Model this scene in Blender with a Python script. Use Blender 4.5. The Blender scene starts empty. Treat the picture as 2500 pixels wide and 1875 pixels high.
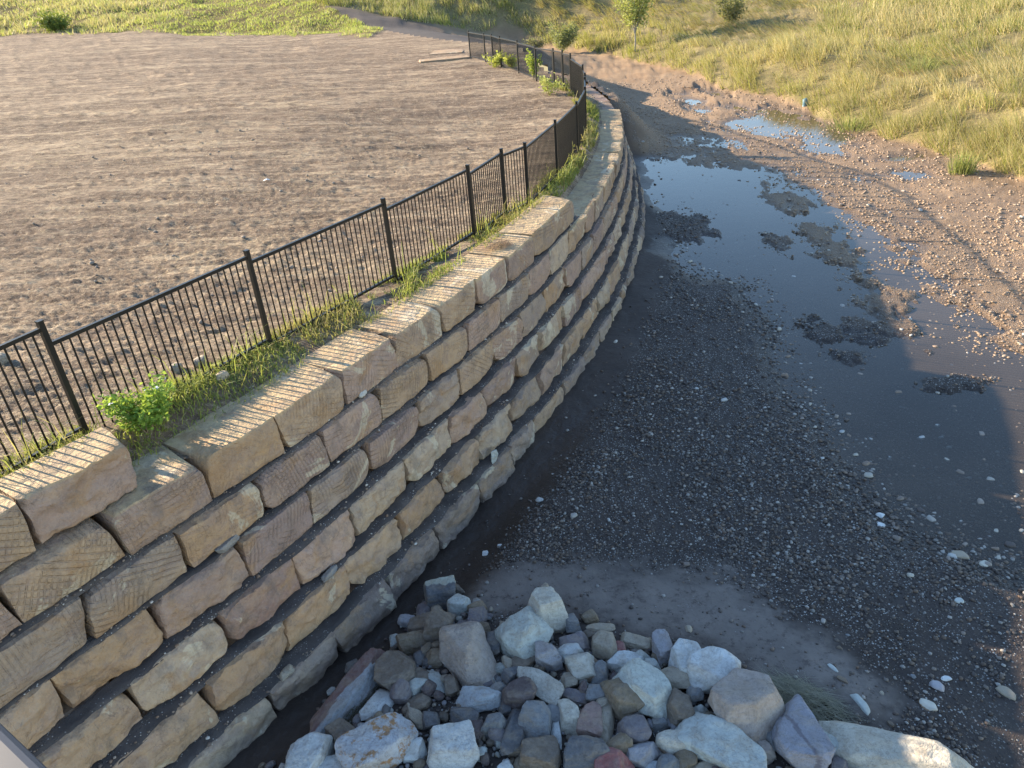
import bpy, math, random
import numpy as np
from mathutils import Vector, Matrix, Quaternion

# ------------------------------------------------------------------ camera, sky, sun, exposure
scene = bpy.context.scene
CAMZ = 6.65
cam_data = bpy.data.cameras.new('camera')
cam_data.sensor_width = 36.0
cam_data.lens = 1820.0 / 2500.0 * 36.0
cam_data.clip_start = 0.05
cam_data.clip_end = 6000.0
cam = bpy.data.objects.new('camera', cam_data)
scene.collection.objects.link(cam)
PITCH, ROLL = math.radians(29.5), math.radians(-4.7)
cam.matrix_world = Matrix.Translation((0, 0, CAMZ)) @ Matrix.Rotation(math.pi / 2 - PITCH, 4, 'X') @ Matrix.Rotation(ROLL, 4, 'Z')
scene.camera = cam

SUN = Vector((-0.885, 0.465, 0.365)).normalized()      # direction towards the sun
SUN_EL = math.asin(SUN.z)
SUN_AZ = math.atan2(SUN.x, SUN.y)                      # clockwise from +Y
world = bpy.data.worlds.new('World')
scene.world = world
world.use_nodes = True
wn = world.node_tree
wn.nodes.clear()
sky = wn.nodes.new('ShaderNodeTexSky')
sky.sky_type = 'NISHITA'
sky.sun_disc = False
sky.sun_elevation = SUN_EL
sky.sun_rotation = SUN_AZ
sky.air_density = 1.0
sky.dust_density = 0.0
sky.ozone_density = 1.7
bg = wn.nodes.new('ShaderNodeBackground')
bg.inputs['Strength'].default_value = 0.11
wo = wn.nodes.new('ShaderNodeOutputWorld')
wn.links.new(sky.outputs[0], bg.inputs['Color'])
wn.links.new(bg.outputs[0], wo.inputs['Surface'])

sun_data = bpy.data.lights.new('sun', 'SUN')
sun_data.energy = 5.0
sun_data.angle = math.radians(0.5)
sun_data.color = (1.0, 0.83, 0.61)
sun = bpy.data.objects.new('sun', sun_data)
sun.rotation_euler = (-SUN).to_track_quat('-Z', 'Y').to_euler()
scene.collection.objects.link(sun)

scene.view_settings.view_transform = 'Standard'
scene.view_settings.look = 'None'
scene.view_settings.gamma = 1.0
scene.view_settings.exposure = 1.9
scene.view_settings.use_curve_mapping = False
scene.render.engine = 'CYCLES'
scene.cycles.max_bounces = 5
scene.cycles.transparent_max_bounces = 8

random.seed(7)
rng = np.random.default_rng(11)
COL = scene.collection

# ------------------------------------------------------------------ noise
def _h(ix, iy, seed):
    n = (ix.astype(np.int64) * 374761393 + iy.astype(np.int64) * 668265263 + seed * 974634777) & 0xffffffff
    n = ((n ^ (n >> 13)) * 1274126177) & 0xffffffff
    n = n ^ (n >> 16)
    return (n & 0xffff) / 65535.0

def noise2(x, y, seed=0):
    x = np.asarray(x, float); y = np.asarray(y, float)
    ix, iy = np.floor(x), np.floor(y)
    fx, fy = x - ix, y - iy
    fx = fx * fx * (3 - 2 * fx); fy = fy * fy * (3 - 2 * fy)
    a = _h(ix, iy, seed); b = _h(ix + 1, iy, seed); c = _h(ix, iy + 1, seed); d = _h(ix + 1, iy + 1, seed)
    return (a + (b - a) * fx) * (1 - fy) + (c + (d - c) * fx) * fy

def fbm(x, y, oct=4, seed=0, gain=0.5):
    s = 0.0; a = 1.0; t = 0.0
    for i in range(oct):
        s = s + a * (noise2(x, y, seed + i * 17) * 2 - 1); t += a
        x = x * 2.03 + 13.7; y = y * 2.03 + 7.1; a *= gain
    return s / t

def noise3(p, seed=0):
    return (fbm(p[:, 0] + p[:, 2] * .7, p[:, 1] - p[:, 2] * .55, 3, seed) + fbm(p[:, 1] * 1.1 + 5, p[:, 2] + p[:, 0] * .4, 3, seed + 5)) * .7

def sstep(a, b, x):
    t = np.clip((x - a) / (b - a), 0, 1)
    return t * t * (3 - 2 * t)

# ------------------------------------------------------------------ wall line (front top edge of the main course), plan coordinates
WALL = [(-14, -10), (-8.2, -1.0), (-5.3, 2.85), (-4.65, 3.7), (-4.09, 4.5), (-3.57, 5.22), (-3.01, 5.96), (-2.47, 6.75), (-1.96, 7.58), (-1.43, 8.44), (-0.88, 9.3),
        (-0.39, 10.17), (0.12, 11.07), (0.58, 12.0), (1.02, 12.95), (1.42, 13.87), (1.85, 15.0), (2.36, 16.55), (2.90, 18.4), (3.38, 20.4), (3.80, 22.8),
        (4.12, 25.3), (4.33, 27.9), (4.40, 30.5), (4.28, 33.2), (4.02, 35.8), (3.5, 38.5), (2.5, 41.2), (1.0, 43.8), (-1.0, 46.5), (-4, 52), (-7.5, 60),
        (-14, 72), (-26, 92), (-60, 150), (-300, 520), (-1500, 2400)]

def _catmull(P, n=10):
    P = np.array(P, float)
    out = []
    for i in range(len(P) - 1):
        p0 = P[max(i - 1, 0)]; p1 = P[i]; p2 = P[i + 1]; p3 = P[min(i + 2, len(P) - 1)]
        for k in range(n):
            t = k / n
            out.append(.5 * ((2 * p1) + (-p0 + p2) * t + (2 * p0 - 5 * p1 + 4 * p2 - p3) * t * t + (-p0 + 3 * p1 - 3 * p2 + p3) * t ** 3))
    out.append(P[-1])
    return np.array(out)

WC = _catmull(WALL, 6)
_seg = np.diff(WC, axis=0)
_len = np.hypot(_seg[:, 0], _seg[:, 1])
WS = np.concatenate([[0], np.cumsum(_len)])

def wall_pt(s, off=0.0):
    i = int(np.clip(np.searchsorted(WS, s) - 1, 0, len(_len) - 1))
    t = (s - WS[i]) / _len[i]
    p = WC[i] + _seg[i] * t
    # smoothed tangent
    a = np.array([np.interp(s - .4, WS, WC[:, 0]), np.interp(s - .4, WS, WC[:, 1])])
    b = np.array([np.interp(s + .4, WS, WC[:, 0]), np.interp(s + .4, WS, WC[:, 1])])
    T = (b - a) / np.linalg.norm(b - a)
    N = np.array([T[1], -T[0]])
    return p + N * off, T, N

def wall_st(x, y):
    """arc length along the wall line and signed distance (positive on the creek side)"""
    x = np.asarray(x, float).ravel(); y = np.asarray(y, float).ravel()
    S = np.zeros_like(x); Tt = np.zeros_like(x)
    for c in range(0, len(x), 20000):
        X = x[c:c + 20000, None]; Y = y[c:c + 20000, None]
        dx = X - WC[None, :-1, 0]; dy = Y - WC[None, :-1, 1]
        u = np.clip((dx * _seg[:, 0] + dy * _seg[:, 1]) / (_len ** 2), 0, 1)
        ex = dx - u * _seg[:, 0]; ey = dy - u * _seg[:, 1]
        d2 = ex * ex + ey * ey
        i = np.argmin(d2, axis=1); r = np.arange(len(i))
        S[c:c + 20000] = WS[i] + u[r, i] * _len[i]
        sgn = np.sign(dx[r, i] * _seg[i, 1] - dy[r, i] * _seg[i, 0])
        Tt[c:c + 20000] = np.sqrt(d2[r, i]) * sgn
    return S, Tt

def s_at(x, y):
    return float(wall_st([x], [y])[0][0])

def s_of_y(y):
    return float(np.interp(y, WC[:, 1], WS))

S_A_END = s_at(-3.45, 5.55)
S_B_END = s_at(1.46, 13.95)
S_C_END = s_of_y(25.4)
S_W_END = s_of_y(41.5)

POSTS = [(-4.85, 5.0, 3.06), (-4.17, 6.25, 2.93), (-2.90, 8.28, 2.77), (-1.57, 10.30, 2.70), (-0.43, 12.26, 2.61), (0.15, 13.64, 2.53), (0.60, 14.24, 2.48),
         (1.36, 16.38, 2.45), (2.08, 18.7, 2.41), (2.58, 21.05, 2.38), (2.80, 22.9, 2.38), (2.90, 23.6, 2.40), (2.98, 24.8, 2.49), (2.85, 27.1, 2.60), (2.65, 27.85, 2.64),
         (2.40, 28.6, 2.65), (1.85, 29.9, 2.67), (1.30, 32.3, 2.70), (0.67, 34.7, 2.70), (0.35, 36.4, 2.68), (0.01, 37.2, 2.68), (-0.71, 39.4, 2.70)]
POSTS = [(-6.6, 2.9, 3.22)] + POSTS
_ps, _pt = wall_st([p[0] for p in POSTS], [p[1] for p in POSTS])
FS = _ps; FD = -_pt; FZ = np.array([p[2] for p in POSTS])

FOOT_Y = [-30, 5, 10, 18.5, 21.8, 27, 35, 44.5, 57, 66, 75, 90]
FOOT_X = [22, 18.5, 17, 15.7, 15.4, 14.4, 13.6, 11.8, 9.0, 4.5, -3, -30]

def wall_top(s):
    return np.where(s < S_A_END, 3.17, np.where(s < S_B_END, 2.71, np.where(s < S_C_END, 2.25, 1.79)))

def terrace_base(s, d, x=None, y=None):
    zf = np.interp(s, FS, FZ); df = np.interp(s, FS, FD)
    rise = .7 * np.clip(-1.5 - x, 0, 90) * sstep(2, 12, d - df) + .45 * np.clip(y - 36, 0, 90)
    z = zf + (2.78 - zf) * sstep(2, 9, d - df) + 0.03 * rise
    wt = wall_top(s) - .035
    k = sstep(.5, np.maximum(df - .1, .8), d)
    k = np.maximum(k, sstep(S_W_END - 3, S_W_END + 2, s))
    return wt + (z - wt) * k

def sdpoly(x, y, P):
    P = np.array(P, float); n = len(P)
    d = np.full(x.shape, 1e9); inside = np.zeros(x.shape, bool)
    for i in range(n):
        a = P[i]; b = P[(i + 1) % n]; e = b - a
        t = np.clip(((x - a[0]) * e[0] + (y - a[1]) * e[1]) / (e @ e), 0, 1)
        d = np.minimum(d, np.hypot(x - a[0] - t * e[0], y - a[1] - t * e[1]))
        c = ((a[1] <= y) & (b[1] > y)) | ((b[1] <= y) & (a[1] > y))
        if abs(e[1]) > 1e-9:
            xc = a[0] + (y - a[1]) / e[1] * e[0]
            inside ^= c & (x < xc)
    return np.where(inside, -d, d)

POOL = [(5.94, 30.5), (5.59, 28.65), (5.2, 25.5), (4.94, 24.11), (4.67, 22.04), (4.96, 21.47), (5.27, 20.47), (4.57, 18.62), (4.32, 17.78), (4.68, 16.25), (5.43, 15.23), (5.25, 13.76), (5.18, 12.49), (4.88, 11.43), (4.79, 10.33), (4.74, 8.63), (4.72, 7.59), (4.85, 7.11), (5.22, 6.72), (5.41, 6.38), (5.84, 6.1), (7.62, 8.23), (8.93, 9.81), (9.36, 11.35), (9.27, 12.12), (9.21, 12.75), (9.4, 13.86), (9.65, 16.01), (10.07, 17.95), (9.94, 20.04), (9.65, 21.56), (9.68, 24.25), (9.73, 27.11), (9.38, 29.27), (8.34, 30.6), (7.11, 30.8)]
POOL2 = [(9.69, 33.3), (11.55, 34.38), (13.24, 35.65), (13.3, 32.99), (14.02, 31.37), (13.5, 28.05), (12.47, 26.1), (11.26, 25.13), (11.05, 26.62), (11.24, 28.96), (10.23, 30.26), (9.36, 31.09)]
SPOOLS = [(9.96, 39.09, .45, 1.2), (11.69, 40.46, .32, .9), (9.91, 36.0, .4, .7), (11.33, 35.7, .5, .7), (13.6, 24.6, .9, .5), (12.2, 22.9, .9, .6)]
ISL = [(7.21, 28.44, 0.85, 1.03), (8.17, 26.94, 1.05, 1.06), (8.54, 25.96, 0.72, 0.62), (8.19, 21.5, 0.4, 0.99), (8.64, 20.88, 0.2, 0.52), (7.0, 17.93, 0.3, 0.6), (8.14, 18.27, 0.32, 0.68), (7.86, 16.6, 0.4, 0.88), (7.82, 15.26, 0.37, 0.51), (7.62, 13.75, 0.43, 0.87), (6.9, 12.78, 0.49, 0.43), (7.48, 12.88, 0.25, 0.68), (7.27, 10.53, 0.35, 0.21), (6.15, 12.71, 0.33, 0.38), (6.09, 11.75, 0.31, 0.24), (5.2, 19.6, .5, .8)]
SAND = [(-0.8, 6.62), (-0.22, 7.11), (0.65, 7.05), (1.78, 6.84), (2.55, 6.55), (2.99, 5.92), (3.39, 5.3), (3.42, 4.83), (3.17, 4.49), (2.52, 4.92), (1.72, 5.47), (0.81, 6.08), (-0.25, 6.27), (-0.8, 6.33)]

def terrain(x, y, rough=True):
    """returns z for the terrace side, z for the creek side, s, t and zone values"""
    sh = x.shape; x = x.ravel(); y = y.ravel()
    s, t = wall_st(x, y)
    d = -t
    # ---- terrace side
    zl = terrace_base(s, d, x, y)
    yb = np.interp(x, BX, BY) + fbm(x * .35, y * .35 + 3, 4, 5, .65) * 3.4
    over = np.clip(y - yb, 0, None)
    oh = np.clip(y - np.interp(x, [-400, -60, -42, -27.5, -19, -11.2, 6, 400], [80, 76, 73.4, 67, 64, 61, 61, 80]) - 0 * x, 0, None)
    hill = np.minimum(oh * .15, 10 + oh * .05) * sstep(0, 4, oh)
    fade = sstep(0, 3, over)
    # ---- creek side
    xf = np.interp(y, FOOT_Y, FOOT_X) + fbm(y * .35, y * 0 + 9, 3, 6) * .5
    bk = x - xf
    zb = .055 + .012 * np.clip(y - 30, 0, 60)
    dp = sdpoly(x, y, POOL)
    dp = np.minimum(dp, sdpoly(x, y, POOL2))
    for (cx, cy, rx, ry) in SPOOLS:
        q = np.hypot((x - cx) / rx, (y - cy) / ry); dp = np.minimum(dp, (q - 1) * min(rx, ry))
    wob = fbm(x * 1.6, y * 1.1, 4, 21) * .42
    dn = dp + wob
    zpool = np.clip(dn * .10, -.075, .05) - .012
    zpool = zpool - .03 * sstep(-.5, -2.0, dn)
    zpool = zpool + .075 * sstep(7.4, 9.0, x) * sstep(.38, .62, noise2(x * 1.9, y * 1.2, 36) * .6 + noise2(x * 6, y * 4, 37) * .4) * (y > 7)
    isl = np.zeros_like(x)
    iwob = fbm(x * 2.6, y * 1.9, 4, 35, .65) * 1.3
    for (cx, cy, rx, ry) in ISL:
        q = np.hypot((x - cx) / (rx * 1.25), (y - cy) / (ry * 1.25))
        isl = np.maximum(isl, np.clip(1.45 - q + iwob, 0, 1))
    rag = .55 + .9 * noise2(x * 5, y * 4, 31) * noise2(x * 2.2, y * 1.7, 33)
    zc = np.where(dn < .5, np.minimum(zb, zpool + isl * .25 * rag), zb)
    zc = np.where(dp < 2.0, zc, zb)
    shore = sstep(1.6, .1, dn)
    # dirt mound against the far wall
    ty = t - .7
    mound = 1.55 * sstep(27.5, 31.5, y) * np.exp(-np.clip(ty, 0, 50) ** 2 / 1.1) * sstep(52, 40, y) * (1 - sstep(60, 75, y))
    # soil slope of the natural bank past the end of the wall
    past = sstep(S_W_END - 3, S_W_END + 2, s)
    zc = np.maximum(zc, mound + zc * .3)
    zbase = zc
    # rock apron
    ap = sstep(7.0, 4.6, y) * sstep(4.6, 2.6, x)
    zc = zc + .12 * ap
    zc = zc - .20 * sstep(1.75, 1.05, t) * sstep(11.5, 7.5, y)
    # right grass bank
    bz = np.where(bk > 0, .30 * bk, 0); bz = np.minimum(bz, .75 + .10 * bk)
    bz = bz * (1 + .18 * fbm(x * .3, y * .3, 3, 44))
    zr = zc + np.clip(bz, 0, None) + .12 * sstep(-.1, .5, bk)
    far2 = np.clip(y - np.interp(x, [-30, -6, 0, 6, 12, 60], [80, 65, 66, 72, 84, 84]), 0, None)
    zr = zr + np.minimum(far2 * .11, 9 + far2 * .05)
    if rough:
        r = np.hypot(x, y)
        clod = fbm(x * 2.0, y * 5.0, 5, 51, .78) + .8 * np.clip(noise2(x * 3.1, y * 4.4, 53) - .62, 0, 1)
        rows = np.clip(1 - np.abs(fbm(x * .16 + y * .05, y * 1.5 + x * .06, 2, 58)) * 6, 0, 1) ** 2
        rows2 = np.clip(1 - np.abs(fbm(x * .06, y * .55 + x * .03, 3, 67, .7)) * 7, 0, 1) * sstep(20, 34, r)
        furrow = fbm(x * .45 + y * .15, y * 2.3 + x * .10, 3, 57, .6)
        amp = sstep(.2, 1.2, d - np.interp(s, FS, FD)) * (1 - fade * .4)
        zl = zl + amp * (clod * .042 + rows2 * .08 + furrow * (.015 + .045 * sstep(10, 28, r)) + rows * (.02 + .05 * sstep(8, 22, r)) * noise2(x * .6, y * .6, 66) + fbm(x * 8, y * 15, 3, 59, .7) * .045 * sstep(26, 10, r)) + (1 - amp) * .012 * fbm(x * 6, y * 6, 3, 60)
        zl = zl + fade * .35 * fbm(x * .35, y * .35, 3, 62)
        dry = sstep(.1, 1.2, bk + 6.5) * sstep(.2, .9, dn)
        gv = fbm(x * 6, y * 6, 3, 71, .6)
        zr = zr + gv * (.010 + .020 * dry) * sstep(-.2, .3, dn + .2) + fbm(x * .9, y * .9, 3, 73) * .018 * sstep(.2, 1.0, dn)
        zr = zr + sstep(0, 1, bk) * (.16 * fbm(x * .8, y * .8, 4, 75)) + mound * .14 * fbm(x * 2.5, y * 2.5, 3, 77) + past * .16 * fbm(x * 1.2, y * 1.8, 5, 78, .7)
    zr = zr * (1 - past) + past * (zl + hill + (zr - zl - hill) * sstep(0, 6.5 + 7 * sstep(46, 56, y), t) * (1 - sstep(64, 74, y)))
    gr_l = fade
    gr_r = np.maximum(sstep(-.15, .25, bk + .25 * fbm(x * 2, y * 2, 2, 80)), sstep(0, 2, far2))
    wet = np.maximum(sstep(.09, .0, zr), 0)
    snd = sstep(.22, -.30, sdpoly(x, y, SAND) + .55 * fbm(x * 1.7, y * 2.2, 5, 81, .65)) * (y < 9)
    # gravel strength: stronger away from wall mud
    mudw = sstep(2.1, 1.15, t + .3 * fbm(x * .8, y * .8, 3, 83)) * (y < 30)
    track = np.exp(-((t - 3.3 - .5 * fbm(x * .3, y * .3, 2, 84)) / .5) ** 2) * .6 * (y < 16)
    low = sstep(6.6, 5.6, y) * sstep(6.5, 5.0, x)
    grav = np.clip(1 - mudw - snd * 1.1 - track * .6 - low * .55, 0, 1) * (1 - gr_r) * (1 - past)
    grav = np.maximum(grav, (isl > .05) * .9)
    out = dict(zl=zl + hill, zr=zr, s=s, t=t, gl=gr_l, gr=gr_r, wet=wet, sand=snd, grav=grav, over=over, bk=bk, dn=dn, fade=fade, dry=np.clip(sstep(-10.2, -7.6, bk + fbm(x * .7, y * .7, 3, 85) * 1.2), 0, 1))  # dry zone drawn out toward the shadow edge, partly painting in the sunlight
    return {k: v.reshape(sh) for k, v in out.items()}
BX = [-400, -60, -42, -34, -27.5, -19, -11.2, -7.5, -6.2, -5, -3, -1.4, .5, 6, 400]
BY = [80, 76, 73.4, 69, 67, 63, 58.2, 54.5, 61, 64, 63, 59, 55, 62, 80]

# ------------------------------------------------------------------ materials
class NT:
    def __init__(self, name, rough=0.9, spec=0.3):
        self.m = bpy.data.materials.new(name); self.m.use_nodes = True
        self.t = self.m.node_tree; self.n = self.t.nodes; self.n.clear()
        self.out = self.n.new('ShaderNodeOutputMaterial')
        self.b = self.n.new('ShaderNodeBsdfPrincipled')
        self.b.inputs['Roughness'].default_value = rough
        self.b.inputs['Specular IOR Level'].default_value = spec
        self.l(self.b.outputs[0], self.out.inputs['Surface'])
        self.co = self.n.new('ShaderNodeTexCoord').outputs['Object']
    def l(self, a, b): self.t.links.new(a, b)
    def set(self, sock, v):
        if hasattr(v, 'is_linked') or isinstance(v, bpy.types.NodeSocket): self.l(v, sock)
        elif isinstance(v, (tuple, list)) and len(v) == 3 and sock.type == 'RGBA': sock.default_value = (*v, 1)
        else: sock.default_value = v
    def noise(self, scale, detail=4, rough=.6, vec=None, stretch=None, dist=0):
        n = self.n.new('ShaderNodeTexNoise'); v = vec or self.co
        if stretch: v = self.mapping(v, stretch)
        self.l(v, n.inputs['Vector'])
        n.inputs['Scale'].default_value = scale; n.inputs['Detail'].default_value = detail
        n.inputs['Roughness'].default_value = rough; n.inputs['Distortion'].default_value = dist
        return n.outputs['Fac']
    def mapping(self, v, scale=(1, 1, 1), rot=(0, 0, 0), loc=(0, 0, 0)):
        m = self.n.new('ShaderNodeMapping'); self.l(v, m.inputs['Vector'])
        m.inputs['Scale'].default_value = scale; m.inputs['Rotation'].default_value = rot; m.inputs['Location'].default_value = loc
        return m.outputs[0]
    def voro(self, scale, feature='F1', vec=None, rand=1.0, out='Distance'):
        n = self.n.new('ShaderNodeTexVoronoi'); n.feature = feature
        self.l(vec or self.co, n.inputs['Vector']); n.inputs['Scale'].default_value = scale; n.inputs['Randomness'].default_value = rand
        return n.outputs[out] if out else n
    def ramp(self, f, stops):
        r = self.n.new('ShaderNodeValToRGB'); self.l(f, r.inputs[0])
        e = r.color_ramp.elements
        while len(e) < len(stops): e.new(.5)
        for i, (p, c) in enumerate(stops):
            e[i].position = p; e[i].color = (*(c if isinstance(c, tuple) else (c, c, c)), 1)
        return r.outputs[0]
    def mr(self, f, a, b, c=0., d=1.):
        r = self.n.new('ShaderNodeMapRange'); self.set(r.inputs[0], f)
        for i, v in enumerate((a, b, c, d)): self.set(r.inputs[i + 1], v)
        return r.outputs[0]
    def mix(self, f, a, b, mode='MIX'):
        m = self.n.new('ShaderNodeMix'); m.data_type = 'RGBA'; m.blend_type = mode
        self.set(m.inputs[0], f); self.set(m.inputs[6], a); self.set(m.inputs[7], b)
        return m.outputs[2]
    def math(self, op, a, b=0., c=0.):
        m = self.n.new('ShaderNodeMath'); m.operation = op
        self.set(m.inputs[0], a); self.set(m.inputs[1], b); self.set(m.inputs[2], c)
        return m.outputs[0]
    def attr(self, name, out='Color'):
        a = self.n.new('ShaderNodeAttribute'); a.attribute_name = name
        return a.outputs[out]
    def sep(self, c):
        s = self.n.new('ShaderNodeSeparateColor'); self.l(c, s.inputs[0]); return s.outputs
    def bump(self, h, strength=.5, dist=.01, prev=None):
        b = self.n.new('ShaderNodeBump'); self.set(b.inputs['Strength'], strength); b.inputs['Distance'].default_value = dist
        self.l(h, b.inputs['Height'])
        if prev: self.l(prev, b.inputs['Normal'])
        return b.outputs[0]
    def fin(self, col, nrm=None, rough=None):
        self.set(self.b.inputs['Base Color'], col)
        if nrm: self.l(nrm, self.b.inputs['Normal'])
        if rough is not None: self.set(self.b.inputs['Roughness'], rough)
        return self.m

def grass_ground(k):
    n1 = k.noise(.5, 5, .7); n2 = k.noise(6, 4, .7, stretch=(1, 2.2, 1))
    a = k.mix(k.mr(n1, .35, .65), (.17, .15, .05), (.29, .225, .10))
    return k.mix(k.mr(n2, .3, .7), a, (.085, .065, .028))

# terrace soil: dry clods with chopped straw; clod shadows and highlights painted as streaks
k = NT('terrace_soil', .95, .1)
z = k.sep(k.attr('zone'))
big = k.noise(.11, 4, .6); med = k.noise(1.4, 5, .65)
c = k.ramp(big, [(.35, (.275, .205, .14)), (.5, (.345, .26, .18)), (.68, (.40, .31, .21))])
c = k.mix(k.mr(med, .35, .7), c, k.mix(.5, c, (.42, .34, .25)))
fine = k.noise(26, 4, .75)
st1 = k.noise(1.1, 11, .80, stretch=(.45, 1.7, 1), dist=.2); st2 = k.noise(5.5, 9, .82, stretch=(.55, 1.5, 1))  # clod light and shade put into the colour as dark and bright flecks
st0 = k.noise(.42, 7, .72, stretch=(.22, 2.4, 1), dist=.3)  # long furrow shadows painted into the soil colour
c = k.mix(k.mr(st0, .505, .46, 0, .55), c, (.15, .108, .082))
st00 = k.noise(.16, 9, .75, stretch=(.16, 3.4, 1), dist=.2)  # longer, broader shadow streaks, also painted into the soil colour
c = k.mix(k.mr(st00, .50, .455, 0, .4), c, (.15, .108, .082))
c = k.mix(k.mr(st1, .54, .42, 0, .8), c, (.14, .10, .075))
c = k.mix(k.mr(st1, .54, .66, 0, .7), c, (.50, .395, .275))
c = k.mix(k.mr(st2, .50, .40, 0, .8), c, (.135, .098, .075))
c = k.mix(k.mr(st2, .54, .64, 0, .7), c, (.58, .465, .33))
straw = k.noise(34, 3, .6, stretch=(1, .22, 1), dist=1.2)
c = k.mix(k.mr(straw, .60, .68, 0, .75), c, (.50, .42, .29))
peb = k.voro(9); c = k.mix(k.mr(peb, .13, .09, 0, .6), c, (.34, .31, .29))
c = k.mix(z[0], c, grass_ground(k))
b0 = k.bump(k.noise(2.2, 5, .7, stretch=(.6, 4.2, 1), dist=.3), 1., .13)
b1 = k.bump(k.noise(8, 5, .75, stretch=(1, 1.6, 1)), 1., .05, b0)
b2 = k.bump(fine, .9, .02, b1)
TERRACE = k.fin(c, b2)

# creek bed: mud, sand bar, gravel
k = NT('creek_bed', .8, .35)
z = k.sep(k.attr('zone')); z2 = k.sep(k.attr('zone_b'))
grass, wet, sand = z[0], z[1], z[2]; grav, dry = z2[0], z2[1]
mud = k.ramp(k.noise(.7, 5, .6), [(.35, (.043, .033, .028)), (.6, (.072, .055, .046))])
mud = k.mix(k.mr(k.noise(11, 4, .7), .55, .4, 0, .6), mud, (.05, .038, .034))
sandc = k.ramp(k.noise(1.6, 5, .6), [(.3, (.15, .125, .108)), (.7, (.215, .18, .155))])
sandc = k.mix(k.mr(k.noise(9, 7, .8), .47, .36, 0, .85), sandc, (.07, .055, .048))
sandc = k.mix(k.mr(k.noise(2.2, 6, .7), .55, .68, 0, .6), sandc, (.085, .068, .06))
dry_lit_c = k.ramp(k.noise(.6, 5, .65), [(.3, (.185, .115, .062)), (.7, (.30, .20, .115))])  # drier gravel brown, with the warmth of sunlight painted in
c = k.mix(dry, mud, dry_lit_c)
c = k.mix(sand, c, sandc)
wob = k.noise(3, 2, .5)
co = k.co
vs = []
h = None
for sc, lim in ((52, .34), (30, .27), (17, .17)):
    v = k.voro(sc, out=None)
    dist = v.outputs['Distance']; cc = k.sep(v.outputs['Color'])
    stone = k.ramp(cc[0], [(.0, (.030, .023, .020)), (.45, (.068, .052, .044)), (.76, (.19, .16, .14)), (.88, (.50, .48, .45))])
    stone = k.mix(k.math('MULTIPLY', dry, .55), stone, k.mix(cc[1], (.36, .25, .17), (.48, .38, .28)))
    keep = k.math('GREATER_THAN', cc[2], .38)
    m = k.math('MULTIPLY', k.mr(dist, lim + .12, lim), keep)
    m = k.math('MULTIPLY', m, k.mr(k.math('ADD', grav, k.mr(wob, .3, .7, -.25, .25)), .15, .55))
    c = k.mix(m, c, stone)
    hh = k.math('MULTIPLY', m, k.mr(dist, 0, .5, 1, 0)); hh = k.math('MULTIPLY', hh, 40. / sc)
    h = hh if h is None else k.math('MAXIMUM', h, hh)
wetf = k.math('MULTIPLY', wet, .62)
c = k.mix(wetf, c, k.mix(.85, c, (.03, .022, .018)))
c = k.mix(grass, c, grass_ground(k))
nb = k.bump(k.noise(7, 5, .65), .55, .035)
nb = k.bump(h, .9, .018, nb)
nb = k.bump(k.noise(60, 3, .7), .4, .006, nb)
CREEK = k.fin(c, nb, k.mr(wet, 0, 1, .85, .38))

# water: clear film with sky reflection over silt
k = NT('creek_water')
m = k.m; k.n.remove(k.b)
fr = k.n.new('ShaderNodeFresnel'); fr.inputs[0].default_value = 1.33
gl = k.n.new('ShaderNodeBsdfGlossy'); gl.inputs['Roughness'].default_value = .015; gl.inputs['Color'].default_value = (1, 1, 1, 1)
tr = k.n.new('ShaderNodeBsdfTransparent'); tr.inputs[0].default_value = (.80, .84, .82, 1)
df = k.n.new('ShaderNodeBsdfDiffuse'); df.inputs[0].default_value = (.165, .13, .10, 1)
mx = k.n.new('ShaderNodeMixShader'); k.l(k.mr(k.noise(.35, 3, .6), .3, .7, .28, .48), mx.inputs[0]); k.l(tr.outputs[0], mx.inputs[1]); k.l(df.outputs[0], mx.inputs[2])
m2 = k.n.new('ShaderNodeMixShader'); k.l(fr.outputs[0], m2.inputs[0]); k.l(mx.outputs[0], m2.inputs[1]); k.l(gl.outputs[0], m2.inputs[2])
bn = k.bump(k.noise(2.5, 2, .5), .06, .02); k.l(bn, gl.inputs['Normal']); k.l(bn, fr.inputs['Normal'])
k.l(m2.outputs[0], k.out.inputs['Surface'])
WATER = m

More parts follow.
